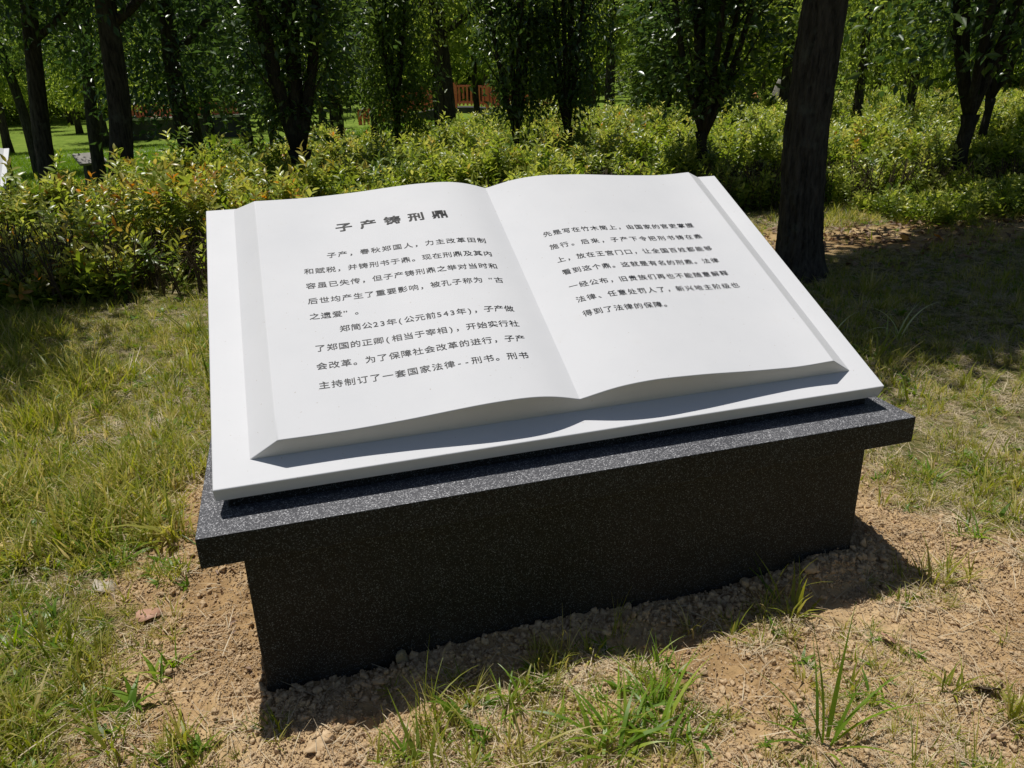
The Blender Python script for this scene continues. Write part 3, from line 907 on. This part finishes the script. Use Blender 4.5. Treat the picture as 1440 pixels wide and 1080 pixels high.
scatter('lawn_grass', np.stack([xs, ys, zs], 1), rot, scl, pk, gt)['label'] = 'short sprawling grass, green with yellow and dry blades'
# taller lawn grass far off on the left and under the trees
xs, ys = wedge_points(44000, 9, 30, 0.6, 1.05)
keep = ~in_poly(xs, ys, HEDGE) & (ys > 8.2)
xs, ys = xs[keep], ys[keep]; n = len(xs)
pk = rng.integers(0, 6, n)
scatter('far_lawn_grass', np.stack([xs, ys, big_terrain(xs, ys)], 1), np.stack([np.zeros(n), np.zeros(n), rng.uniform(0, 6.28, n)], 1), rng.uniform(0.9, 1.9, n), pk,
        [blades_obj('grass_tuft', [((R_.uniform(-.07, .07), R_.uniform(-.07, .07), 0), R_.uniform(0, 6.28), R_.uniform(.05, .09), .006, R_.uniform(.3, 1.4), R_.uniform(.7, 1.5), R_.random() * .45, 2) for _ in range(26)], MAT['weed']) for k in range(6)])['label'] = 'mown green grass on the lawn under the trees'

# clods and small stones -------------------------------------------------
def rock_mesh(name, m, seed, sub=2, rough=0.35, flat=0.75):
    import bmesh
    bm = bmesh.new(); bmesh.ops.create_icosphere(bm, subdivisions=sub, radius=1)
    V = np.array([v.co[:] for v in bm.verts]); F = np.array([[v.index for v in f.verts] for f in bm.faces]); bm.free()
    g = np.random.default_rng(seed)
    for _ in range(7):
        d = g.normal(size=3); d /= np.linalg.norm(d); c = g.uniform(0.35, 0.75)
        k = V @ d; ex = np.maximum(k - c, 0); V -= np.outer(ex, d) * 0.95
    V *= (1 + rough * 0.5 * (g.uniform(-1, 1, (len(V), 1)) * 0.35 + np.sin(V @ g.normal(size=(3, 1)) * 3) * 0.5))
    V *= g.uniform(0.7, 1.2, 3) * np.array([1, 1, flat])
    return meshobj(name, V, F, m, smooth=False, linkit=False)
rk = [rock_mesh('clay_clod', MAT['clod'], 900 + k, 2, 0.9, 0.8) for k in range(7)]
n0 = 120000
xs = rng.uniform(-0.85, 3.0, n0); ys = rng.uniform(-0.95, 1.25, n0)
sm = soil_mask(xs, ys)
cl = fbm(xs * 5, ys * 5, 3, 71)
band = np.exp(-((ys + 0.06) / 0.07) ** 2) * ((xs > 0.0) & (xs < 1.95))
pr = sm * (0.30 + 2.6 * np.clip(cl - 0.45, 0, 1)) + band * 0.8
inb = (xs > BX0 - 0.005) & (xs < BX1 + 0.005) & (ys > BY0 - 0.004) & (ys < BY1)
keep = (rng.uniform(0, 1, n0) < pr) & ~inb
xs, ys, band = xs[keep], ys[keep], band[keep]; n = len(xs)
sz = 0.0022 + 0.0034 * rng.pareto(2.9, n).clip(0, 2.6) + band * rng.uniform(0, 0.009, n) * (rng.uniform(0, 1, n) < 0.6)
zs = terrain(xs, ys) + sz * 0.25
scatter('soil_clods', np.stack([xs, ys, zs], 1), rng.uniform(0, 6.28, (n, 3)), sz, rng.integers(0, 7, n), rk)['label'] = 'loose crumbly clay clods round the plinth'

# the finest crumbs
n1_ = 420000
xs = rng.uniform(-0.8, 2.9, n1_); ys = rng.uniform(-0.9, 1.15, n1_)
pr = soil_mask(xs, ys) * np.clip(0.25 + 2.8 * (fbm(xs * 7, ys * 7, 3, 73) - 0.42), 0.05, 0.8)
inb = (xs > BX0 - 0.003) & (xs < BX1 + 0.003) & (ys > BY0 - 0.002) & (ys < BY1)
keep = (rng.uniform(0, 1, n1_) < pr) & ~inb
xs, ys = xs[keep], ys[keep]; n = len(xs)
sz = rng.uniform(0.0014, 0.0045, n)
scatter('soil_crumbs', np.stack([xs, ys, terrain(xs, ys) + sz * 0.3], 1), rng.uniform(0, 6.28, (n, 3)), sz, rng.integers(0, 3, n), [rock_mesh('clay_crumb', MAT['clod'], 950 + k, 1, 0.9, 0.8) for k in range(3)])['label'] = 'fine clay crumbs covering the bare soil'

# dry grass stalks lying on the soil
n = 6500
xs = rng.uniform(-1.2, 3.2, n); ys = rng.uniform(-0.9, 1.6, n)
inb = (xs > BX0 - 0.06) & (xs < BX1 + 0.06) & (ys > BY0 - 0.02) & (ys < BY1)
xs, ys = xs[~inb], ys[~inb]; n = len(xs)
st = [blades_obj('dry_stalk', [((-0.05, 0, 0.004), R_.uniform(-.2, .2), R_.uniform(.07, .16), R_.uniform(.0012, .002), R_.uniform(.1, .6), R_.uniform(.05, .35), R_.random(), 5)], MAT['straw']) for k in range(6)]
scatter('dry_stalks', np.stack([xs, ys, terrain(xs, ys) + 0.003], 1), np.stack([rng.normal(0, .1, n), rng.normal(0, .1, n), rng.uniform(0, 6.28, n)], 1), rng.uniform(.4, 1.2, n), rng.integers(0, 6, n), st)['label'] = 'dry straw stalks strewn over soil and turf'

# crumbled brown leaf bits and twigs over the near ground
n = 9000
xs = rng.uniform(-1.6, 4.0, n); ys = rng.uniform(-0.9, 3.0, n)
k = ~((xs > BX0 - 0.02) & (xs < BX1 + 0.02) & (ys > BY0 - 0.02) & (ys < BY1)) & (fbm(xs * 3, ys * 3, 3, 77) > 0.40)
xs, ys = xs[k], ys[k]; n = len(xs)
lb = []
for k in range(4):
    V, F = leaves(np.array([[-0.5, 0, 0.06]]), np.array([[1.0, 0.1, R_.uniform(-.1, .3)]]), np.array([[0, 0.3, 1.0]]), 1.0, (0.6, 0.4, 0.2, 0.12)[k], 0.3, 0.15)
    lb.append(meshobj('leaf_bit', V, F, MAT['litter'], linkit=False, attrs={'tint': ('POINT', [R_.random() * 0.6] * 4)}))
scatter('leaf_bits', np.stack([xs, ys, terrain(xs, ys) + 0.005], 1), np.stack([rng.normal(0, .4, n), rng.normal(0, .4, n), rng.uniform(0, 6.28, n)], 1), rng.uniform(.006, .022, n), rng.integers(0, 4, n), lb)['label'] = 'crumbled brown leaf bits on soil and turf'

# dead leaf litter under the shrubs at the right
n0 = 5200
xs = rng.uniform(3.2, 10, n0); ys = rng.uniform(3.0, 6.8, n0)
pr = np.exp(-((ys - 4.4) / 0.9) ** 2) * (0.3 + fbm(xs * 2, ys * 2, 2, 12))
keep = rng.uniform(0, 1, n0) < pr
xs, ys = xs[keep], ys[keep]; n = len(xs)
lf = []
for k in range(4):
    V, F = leaves(np.array([[-0.5, 0, 0.06]]), np.array([[1.0, 0.1, R_.uniform(-.1, .2)]]), np.array([[0, 0.2, 1.0]]), 1.0, 0.55, 0.25, 0.12)
    lf.append(meshobj('litter_leaf', V, F, MAT['litter'], linkit=False, attrs={'tint': ('POINT', [R_.random()] * 4)}))
scatter('leaf_litter', np.stack([xs, ys, terrain(xs, ys) + 0.012], 1), np.stack([rng.normal(0, .35, n), rng.normal(0, .35, n), rng.uniform(0, 6.28, n)], 1), rng.uniform(.04, .085, n), rng.integers(0, 4, n), lf)['label'] = 'dead dry leaves between the shrubs and the shaded grass'

# shrub bed ---------------------------------------------------------------
def big_leaf(p, d, u, ln, wd, curl):
    d = d / np.linalg.norm(d); r = np.cross(d, u); r /= np.linalg.norm(r); u = np.cross(r, d)
    V = []; F = []
    prof = [0.12, 0.85, 1.0, 0.7, 0.04]
    for i, pw in enumerate(prof):
        t = i / 4
        c = p + d * ln * t - u * curl * ln * t * t
        V += [c + r * wd / 2 * pw + u * wd * 0.16 * pw, c, c - r * wd / 2 * pw + u * wd * 0.16 * pw]
    for i in range(4):
        a = i * 3
        F += [(a, a + 1, a + 4, a + 3), (a + 1, a + 2, a + 5, a + 4)]
    return V, F
def sprig(seed, redness, nl=17, L0=0.079):
    g = random.Random(seed)
    V = []; F = []; T = []; Rd = []
    sv, sf = tube([(0, 0, -0.18), (0.004, 0, -0.08), (0, 0.004, 0.02), (0.002, 0, 0.10)], [0.003, 0.0028, 0.002, 0.001], 4)
    for k in range(nl):
        t = (k + 0.5) / nl
        z = -0.14 + 0.24 * t
        a = k * 2.4 + g.uniform(-.3, .3)
        el = 0.05 + 0.95 * t ** 1.5 + g.uniform(-.2, .2)
        d = np.array([math.cos(a) * math.cos(el), math.sin(a) * math.cos(el), math.sin(el)])
        u = np.array([-math.cos(a) * math.sin(el), -math.sin(a) * math.sin(el), math.cos(el)]) + np.array([g.uniform(-.25, .25)] * 3)
        l = L0 * g.uniform(0.75, 1.2) * (1 - 0.35 * t ** 3)
        v, f = big_leaf(np.array([0, 0, z]), d, u, l, l * g.uniform(0.33, 0.42), g.uniform(.05, .3))
        o = len(V); V += v; F += [tuple(i + o for i in q) for q in f]
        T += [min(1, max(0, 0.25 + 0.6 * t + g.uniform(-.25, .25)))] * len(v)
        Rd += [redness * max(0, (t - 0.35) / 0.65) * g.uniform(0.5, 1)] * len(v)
    o = len(V)
    V += [np.array(q) for q in sv]; qf = [tuple(i + o for i in q) for q in sf if len(q) == 4]
    F += qf; T += [0.0] * len(sv); Rd += [0.0] * len(sv)
    return meshobj('shrub_sprig', np.array(V), np.array(F), MAT['shrub'], smooth=False, attrs={'tint': ('POINT', T), 'red': ('POINT', Rd)}, linkit=False)
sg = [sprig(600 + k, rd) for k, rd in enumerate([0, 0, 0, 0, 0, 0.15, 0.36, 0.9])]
def hedge_h(x, y):
    base = 0.50 + 0.55 * (fbm(x * 1.1, y * 1.1, 3, 131) - 0.5) + 0.42 * (fbm(x * 3.2, y * 3.2, 2, 141) - 0.5)
    base = base + 0.06 * sst(2.5, -0.2, x) * sst(9, 6, y) + 0.05 * sst(6, 9, y) - 0.20 * sst(-0.5, -1.5, x)
    return base
def edge_fac(x, y, d=0.75):
    f = 0
    for (a, b) in ((d, 0), (-d, 0), (0, d), (0, -d), (d * .7, -d * .7), (-d * .7, -d * .7)):
        f = f + in_poly(x + a, y + b, HEDGE)
    return f / 6.0
xs, ys = wedge_points(150000, 5.2, 27, 0.72, 0.80)
k = in_poly(xs, ys, HEDGE)
xs, ys = xs[k], ys[k]
# bare gaps between bushes
gap = fbm(xs * 1.4, ys * 1.4, 3, 151)
k = rng.uniform(0, 1, len(xs)) < np.clip((gap - 0.34) * 7, 0.1, 1) * 0.8
xs, ys = xs[k], ys[k]; n = len(xs)
ef = edge_fac(xs, ys)
H = hedge_h(xs, ys) * (0.22 + 0.78 * ef)
shoot = np.where(rng.uniform(0, 1, n) < 0.06, rng.uniform(0.05, 0.22, n), 0)
dep = np.where(ef < 0.95, rng.uniform(0, 1, n) ** 1.1 * np.maximum(H - 0.12, 0), np.minimum(rng.exponential(0.10, n), H - 0.12))
zz = big_terrain(xs, ys) + H - dep * (shoot == 0) + shoot
redn = fbm(xs * 0.55 + 40, ys * 0.55, 2, 161)
redn = redn * (0.88 + 0.36 * sst(1.6, -0.6, xs))
p_ = rng.uniform(0, 1, n)
pk = rng.integers(0, 5, n)
pk = np.where(p_ < (redn - 0.30) * 1.1, rng.integers(5, 7, n), pk)
pk = np.where(p_ < (redn - 0.52) * 0.42, 7, pk)
rot = np.stack([rng.normal(0, .42, n), rng.normal(0, .42, n), rng.uniform(0, 6.28, n)], 1)
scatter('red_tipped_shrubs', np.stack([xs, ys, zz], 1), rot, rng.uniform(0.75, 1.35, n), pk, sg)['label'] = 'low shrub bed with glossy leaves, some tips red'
# woody stems under the leaves along the front edge
xs, ys = wedge_points(9000, 5.2, 14, 0.6, 0.8)
k = in_poly(xs, ys, HEDGE); xs, ys = xs[k], ys[k]; n = len(xs)
sts = []
for k in range(4):
    v, f = join([tube([(0, 0, 0), (R_.uniform(-.04, .04), R_.uniform(-.04, .04), .25), (R_.uniform(-.1, .1), R_.uniform(-.1, .1), .5)], [.006, .005, .003], 5) for _ in range(3)])
    sts.append(meshobj('woody_stem', v, f, MAT['stem'], linkit=False))
scatter('shrub_stems', np.stack([xs, ys, big_terrain(xs, ys)], 1), np.stack([rng.normal(0, .2, n), rng.normal(0, .2, n), rng.uniform(0, 6.28, n)], 1), rng.uniform(.6, 1.0, n), rng.integers(0, 4, n), sts)['label'] = 'thin woody stems under the shrub leaves'

# wood beyond everything: closes the horizon
cm = []
for k in range(3):
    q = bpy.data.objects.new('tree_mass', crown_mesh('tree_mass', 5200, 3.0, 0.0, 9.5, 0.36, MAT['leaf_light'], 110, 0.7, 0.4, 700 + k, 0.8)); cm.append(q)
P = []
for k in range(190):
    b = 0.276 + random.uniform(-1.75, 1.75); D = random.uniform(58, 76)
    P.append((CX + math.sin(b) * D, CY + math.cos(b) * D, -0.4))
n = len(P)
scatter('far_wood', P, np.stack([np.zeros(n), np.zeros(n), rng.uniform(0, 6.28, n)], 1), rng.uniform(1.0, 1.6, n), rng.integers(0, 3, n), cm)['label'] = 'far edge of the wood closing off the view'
# undergrowth patch beside the left lawn
xs = rng.uniform(-6.5, -0.9, 2600); ys = rng.uniform(8.2, 10.2, 2600)
k = fbm(xs * 1.1, ys * 1.1, 3, 171) > 0.44
xs, ys = xs[k], ys[k]; n = len(xs)
H = 0.42 * fbm(xs * 1.5, ys * 1.5, 3, 172)
scatter('dark_undergrowth', np.stack([xs, ys, big_terrain(xs, ys) + H * rng.uniform(.3, 1.2, n)], 1), np.stack([rng.normal(0, .5, n), rng.normal(0, .5, n), rng.uniform(0, 6.28, n)], 1), rng.uniform(.9, 1.5, n), rng.integers(0, 5, n), sg[:5])['label'] = 'dark low undergrowth between the trunks at the left'

xs = rng.uniform(6.0, 9.5, 1500); ys = rng.uniform(3.5, 5.4, 1500)
k = (fbm(xs * 1.3, ys * 1.3, 3, 181) > 0.42) & (ys > 6.6 - 0.38 * xs)
xs, ys = xs[k], ys[k]; n = len(xs)
scatter('shaded_undergrowth', np.stack([xs, ys, big_terrain(xs, ys) + 0.30 * fbm(xs * 1.5, ys * 1.5, 3, 182) * rng.uniform(.2, 1.2, n)], 1), np.stack([rng.normal(0, .6, n), rng.normal(0, .6, n), rng.uniform(0, 6.28, n)], 1), rng.uniform(.6, 1.1, n), rng.integers(0, 5, n), sg[:5])['label'] = 'low shaded undergrowth before the shrubs at the far right'

# ------------------------------------------------------------------ loose things near the plinth
def leaf_thing(name, label, x, y, size, m, rz, tilt=(0.15, 0.1), lobes=False, lift=0.012):
    V = []; F = []
    n_ = 14
    V.append((0, 0, 0.03))
    for i in range(n_):
        a = 2 * math.pi * i / n_
        r = 0.5 * (1 + (0.22 * math.cos(5 * a) if lobes else 0.0))
        xx = math.cos(a) * r * 1.0; yy = math.sin(a) * r * 0.72 * (1 - 0.35 * math.cos(a))
        V.append((xx, yy, 0.10 * abs(yy) * 2 + 0.06 * math.sin(3 * a)))
    V.append((-0.85, 0.05, 0.02)); V.append((-0.85, -0.0, 0.04))
    for i in range(n_):
        F.append((0, 1 + i, 1 + (i + 1) % n_))
    half = 1 + n_ // 2
    F.append((half, n_ + 1, n_ + 2))
    V = [tuple(np.array(q) * size) for q in V]
    o = meshobj(name, V, F, m, smooth=True)
    s = o.modifiers.new('thick', 'SOLIDIFY'); s.thickness = 0.0008
    o.location = (x, y, tz(x, y) + lift); o.rotation_euler = (tilt[0], tilt[1], rz)
    return tag(o, label, 'leaf')
leaf_thing('fallen_leaf', 'pinkish fallen leaf on bare clay left of the plinth', -0.29, 0.40, 0.072, MAT['leafbrown'], 0.3)
leaf_thing('fallen_leaf', 'pale grey dried leaf in the grass left of the plinth', -0.45, 0.61, 0.085, MAT['leafgrey'], 2.2, (0.3, -0.2))
leaf_thing('fallen_leaf', 'tan curled leaf on the soil right of the plinth shadow', 1.64, -0.36, 0.05, MAT['leafbrown'], 1.3, (0.5, 0.3), lift=0.018)
leaf_thing('fallen_leaf', 'dark withered leaf on the soil at the lower right edge', 1.72, -0.60, 0.06, MAT['leafdark'], 2.4, (0.6, 0.2), lift=0.018)
leaf_thing('fallen_leaf', 'orange leaf, left of two, on the litter strip before the shrubs', 5.38, 3.80, 0.12, MAT['leaforange'], 0.3, (0.6, 0.1), True, lift=0.04)
leaf_thing('fallen_leaf', 'orange leaf, right of two, on the litter strip before the shrubs', 5.67, 3.73, 0.12, MAT['leaforange'], 1.3, (0.6, -0.1), True, lift=0.04)
def stone(label, x, y, s, m, seed, lift=0.3, cat='stone', name='stone'):
    o = rock_mesh(name, m, seed, 3, 0.25, 0.9)
    link(o); o.scale = s; o.location = (x, y, tz(x, y) + s[2] * lift); o.rotation_euler = (0.2, 0.1, seed)
    for q in o.data.polygons: q.use_smooth = True
    return tag(o, label, cat)
stone('yellowish rounded stone against the foot of the plinth', 0.385, -0.045, (0.022, 0.02, 0.032), MAT['pebble'], 41, 0.6)
stone('brown clay lump beside the yellowish stone at the plinth foot', 0.50, -0.05, (0.034, 0.024, 0.026), MAT['clod'], 42, 0.4, 'clod', 'clay_lump')
stone('clay lump heaped against the right front corner of the plinth', 1.60, -0.07, (0.026, 0.02, 0.02), MAT['clod'], 43, 0.4, 'clod', 'clay_lump')
stone('broad flat clay lump in front of the left plinth corner', 0.16, -0.23, (0.055, 0.032, 0.016), MAT['clod'], 44, 0.2, 'clod', 'clay_lump')
stone('clay lump on the sunlit edge of the plinth shadow', 1.30, -0.13, (0.030, 0.022, 0.02), MAT['clod'], 45, 0.4, 'clod', 'clay_lump')

def clump(name, label, x, y, specs, m, cat='grass tuft'):
    t = thing(name, label, cat, (x, y, tz(x, y)))
    for s in specs:
        o = blades_obj('blade', [s], m, True, t)
    return t
def rs(a, b): return random.uniform(a, b)
# tall tuft at the bottom right of the middle
sp = []
for (dx, dy, az, ln, wd, bd, el, ti) in [
    (0, 0, 1.9, .26, .0085, .35, 1.50, .35), (.02, .01, .6, .27, .009, .25, 1.50, .5), (-.02, .01, 2.6, .20, .007, .8, 1.25, .2), (.01, -.01, 0.1, .22, .007, 1.2, 1.1, .4),
    (.03, 0, -.3, .24, .006, 1.3, .95, .6), (-.03, 0, 3.3, .17, .006, 1.1, .9, .3), (0, .02, 1.2, .18, .006, .6, 1.3, .1), (.02, -.02, 5.2, .14, .007, .9, .9, .5), (-.01, -.02, 4.4, .12, .006, .9, .9, .7), (.04, .01, .3, .14, .007, .5, 1.2, .2), (.0, .0, 2.2, .13, .008, .6, 1.3, .1), (-.03, .01, 2.9, .12, .007, .9, 1.0, .4)]:
    sp.append(((dx, dy, -0.005), az, ln * 1.32, wd * 1.1, bd, el, ti, 9))
clump('grass_clump', 'tall fresh grass tuft with upright blades at the lower right', 1.26, -0.60, sp, MAT['weed'])
sp = [((rs(-.10, .10), rs(-.05, .06), -.004), rs(-0.5, 3.6), rs(.09, .26), rs(.004, .011), rs(.5, 1.6), rs(.3, 1.3), rs(0, 1), 7) for _ in range(52)]
clump('grass_clump', 'sprawling bright grass clump in front of the plinth, below its centre', 0.86, -0.44, sp, MAT['weed'])
sp = [((rs(-.05, .05), rs(-.03, .03), -.004), rs(0, 6.28), rs(.06, .15), rs(.002, .004), rs(.2, 1.2), rs(.7, 1.5), rs(.2, 1), 6) for _ in range(44)]
clump('grass_clump', 'fine dark-bladed grass tuft on the soil before the plinth', 1.0, -0.33, sp, MAT['weed'])
sp = [((rs(-.02, .02), rs(-.02, .02), -.004), rs(0, 6.28), rs(.06, .13), rs(.004, .007), rs(.3, 1.4), rs(.5, 1.4), rs(0, .7), 6) for _ in range(12)]
clump('grass_clump', 'small green sprout at the bottom edge below the left page', 0.34, -0.34, sp, MAT['weed'])
sp = [((rs(-.03, .03), rs(-.03, .03), -.004), a, l, .0085, b, e, ti, 12) for (a, l, b, e, ti) in [(2.9, .46, 1.7, 1.3, .9), (2.6, .34, 1.5, 1.35, .8), (.1, .40, 1.6, 1.3, .9), (.3, .30, 1.2, 1.35, .8), (3.1, .30, 2.0, 1.2, .9), (1.0, .2, .5, 1.3, .5), (1.8, .18, .4, 1.3, .4), (5.0, .2, .8, 1.2, .3), (4.2, .2, .8, 1.2, .3)]]
clump('grass_clump', 'long arching grass blades standing against the dark shade right of the book', 3.42, 1.66, sp, MAT['arch'])
sp = [((rs(-.03, .03), rs(-.03, .03), -.004), a, l, .0085, b, e, ti, 12) for (a, l, b, e, ti) in [(2.9, .40, 1.7, 1.3, .9), (.2, .42, 1.7, 1.3, .9), (3.3, .26, 1.6, 1.2, .8), (1.4, .2, .4, 1.3, .3), (5, .2, .6, 1.3, .3)]]
clump('grass_clump', 'thin arching blades just off the right edge of the white slab', 2.95, 1.66, sp, MAT['arch'])
for (x, y, lab) in [(-0.62, 0.38, 'broad-bladed weed tuft in the grass at the lower left edge'), (-0.42, 0.72, 'yellow-green weed tuft left of the plinth cap'), (-0.5, 0.05, 'low weed tuft on soil near the bottom left corner'),
                    (-0.12, 0.62, 'small green weed on bare clay beside the plinth cap'), (2.42, 0.32, 'leafy weed tuft in the dry turf right of the plinth'), (2.25, -0.02, 'small pale weed just beyond the tip of the plinth shadow'),
                    (-1.05, 1.9, 'tall green tuft on the lawn halfway up the left side'), (-0.75, 1.35, 'dense green tuft on the lawn left of the cap corner'), (1.46, -0.52, 'low spreading weed right of the tall tuft'), (2.15, 0.75, 'upright green blades right of the cap end'),
                    (-0.22, 0.13, 'weed sprig on clay left of the plinth foot'), (0.70, -0.36, 'straggling grass tuft at the bottom edge left of the bright clump'), (0.98, -0.50, 'grass tuft at the bottom edge between the bright clump and the tall tuft'), (0.62, -0.27, 'small grass tuft on the sunlit edge of the plinth shadow'), (1.02, -0.24, 'ragged tuft beside the shadow edge right of the fine dark tuft'), (-0.75, 0.20, 'leafy green tuft at the very lower left corner of the lawn'), (-0.55, 1.05, 'ragged tuft on the lawn level with the cap corner'), (-1.3, 2.6, 'tall tuft at the left just outside the shade of the shrubs'), (2.7, 0.95, 'tall green tuft in the turf right of the book corner')]:
    big = 1.0 if y > 0.3 else 0.75
    sp = [((rs(-.03, .03), rs(-.03, .03), -.004), rs(0, 6.28), rs(.07, .17) * big, rs(.003, .008), rs(.4, 1.6), rs(.5, 1.45), rs(0, .9), 6) for _ in range(18)]
    clump('grass_clump', lab, x, y, sp, MAT['weed'])

# ------------------------------------------------------------------ background built things
m2 = build_monument('small distant white book stone on a dark plinth at the left edge', (-4.72, 12.4, -0.42), 0.10, False, 0.05, 1.0)
pl = thing('stone_plaque', 'small pale slanted plaque on the far lawn at the left', 'plaque', (-3.28, 15.97, float(big_terrain(-3.28, 15.97)) + 0.10), 0.5)
o = meshobj('plaque_base', [(-.16, -.1, -.1), (.16, -.1, -.1), (.16, .12, -.1), (-.16, .12, -.1), (-.12, -.07, .42), (.12, -.07, .42), (.12, .1, .5), (-.12, .1, .5)], [(0, 3, 2, 1), (4, 5, 6, 7), (0, 1, 5, 4), (1, 2, 6, 5), (2, 3, 7, 6), (3, 0, 4, 7)], MAT['darkstone'], pl)
v, f = box(0, 0, 0, .52, .40, .05)
o = meshobj('plaque_top', v, f, MAT['greystone'], pl); o.location = (0, 0.01, .49); o.rotation_euler = (0.45, 0, 0); bevel(o, .006, 2)

# red arched footbridge
bx, by = 8.69, 35.4
br = thing('arched_footbridge', 'small arched bridge with red railings beyond the wood', 'bridge', (bx, by, -0.92), -0.236)
def dk(s): return 1.12 - 1.05 * (s / 4.6) ** 2
NS = 32
ss = np.linspace(-4.6, 4.6, NS + 1)
V = []; F = []
def arch(s):
    return 0.88 * math.sqrt(max(0, 1 - (s / 1.45) ** 2)) if abs(s) < 1.45 else -0.3
for yy in (-0.9, 0.9):
    for s in ss:
        V.append((s, yy, dk(s))); V.append((s, yy, max(-0.3, min(arch(s), dk(s) - 0.12))))
n1 = 2 * (NS + 1)
for i in range(NS):
    a = 2 * i
    F.append((a, a + 1, a + 3, a + 2)); F.append((n1 + a, n1 + a + 2, n1 + a + 3, n1 + a + 1))
    F.append((a, a + 2, n1 + a + 2, n1 + a)); F.append((a + 1, n1 + a + 1, n1 + a + 3, a + 3))
F.append((0, n1, n1 + 1, 1)); F.append((2 * NS, 2 * NS + 1, n1 + 2 * NS + 1, n1 + 2 * NS))
meshobj('stone_arch', V, F, MAT['darkstone'], br)
pm = {}
for yy in (-0.86, 0.86):
    for zt, th_ in ((0.86, 0.07), (0.16, 0.06)):
        V = []; F = []
        for s in ss:
            for (a, b) in ((-.035, 0), (.035, 0), (.035, th_), (-.035, th_)):
                V.append((s, yy + a, dk(s) + zt + b))
        for i in range(NS):
            for j in range(4):
                k2 = (j + 1) % 4
                F.append((4 * i + j, 4 * i + k2, 4 * i + 4 + k2, 4 * i + 4 + j))
        meshobj('rail', V, F, MAT['red'], br)
    for i, s in enumerate(np.arange(-4.5, 4.51, 0.18)):
        big = i % 8 == 0
        key = 'post' if big else 'baluster'
        if key not in pm:
            v, f = box(0, 0, 0.5, 0.15 if big else 0.085, 0.15 if big else 0.05, 1.04 if big else 0.80)
            pm[key] = meshobj(key, v, f, MAT['red'], None, linkit=False).data
        o = bpy.data.objects.new(key, pm[key]); link(o, br); o.location = (s, yy, dk(s) + (0.02 if big else -0.02))

# red-railed terrace wall on the far left
wl = thing('terrace_wall', 'low stone terrace with red railing beyond the left lawn', 'wall', (-2.9, 32.1, -0.42), 0.05)
v, f = box(0, 0, 0.25, 4.6, 0.5, 0.9); meshobj('retaining_wall', v, f, MAT['darkstone'], wl)
v, f = box(0, 0, 0.74, 4.8, 0.6, 0.08); meshobj('coping', v, f, MAT['palestone'], wl)
for zz_ in (0.84, 1.22):
    v, f = box(0, 0, zz_, 4.6, 0.07, 0.07); meshobj('rail', v, f, MAT['red'], wl)
v, f = box(0, 0, 0.03, 0.06, 0.05, 0.32); bme = meshobj('baluster', v, f, MAT['red'], None, linkit=False).data
v, f = box(0, 0, 0.06, 0.14, 0.14, 0.54); pme = meshobj('post', v, f, MAT['red'], None, linkit=False).data
for i, s in enumerate(np.arange(-2.28, 2.29, 0.12)):
    o = bpy.data.objects.new('post' if i % 10 == 0 else 'baluster', pme if i % 10 == 0 else bme); link(o, wl); o.location = (s, 0, 1.0)

# rust-coloured rocks and the pale stone
def rockthing(name, label, x, y, s, m, seed, rz=0):
    o = rock_mesh(name, m, seed, 3, 0.2, 1.0); link(o)
    o.scale = s; o.location = (x, y, float(big_terrain(x, y)) + s[2] * 0.7); o.rotation_euler = (0, 0.1, rz)
    return tag(o, label, 'rock')
rockthing('boulder', 'rust-coloured angular boulder, left one, behind the sunny shrubs', 13.75, 20.5, (.62, .5, .42), MAT['rust'], 801)
rockthing('boulder', 'rust-coloured peaked boulder beside the pale stone', 14.45, 20.1, (.42, .4, .50), MAT['rust'], 802, 1.0)
rockthing('standing_stone', 'pale upright stone at the right end of the rust-coloured boulders', 14.85, 19.8, (.20, .18, .62), MAT['greystone'], 803, 0.4)

# gravel path crossing the far lawn
pv = []
for i in range(31):
    x = -22 + i * 1.0
    yc = 26.5 + 0.8 * math.sin(i * 0.3)
    pv += [(x, yc - 0.7, float(big_terrain(x, yc - 0.7)) + 0.012), (x, yc + 0.7, float(big_terrain(x, yc + 0.7)) + 0.012)]
pf = [(2 * i, 2 * i + 2, 2 * i + 3, 2 * i + 1) for i in range(30)]
o = meshobj('path', pv, pf, MAT['palestone']); o['kind'] = 'structure'
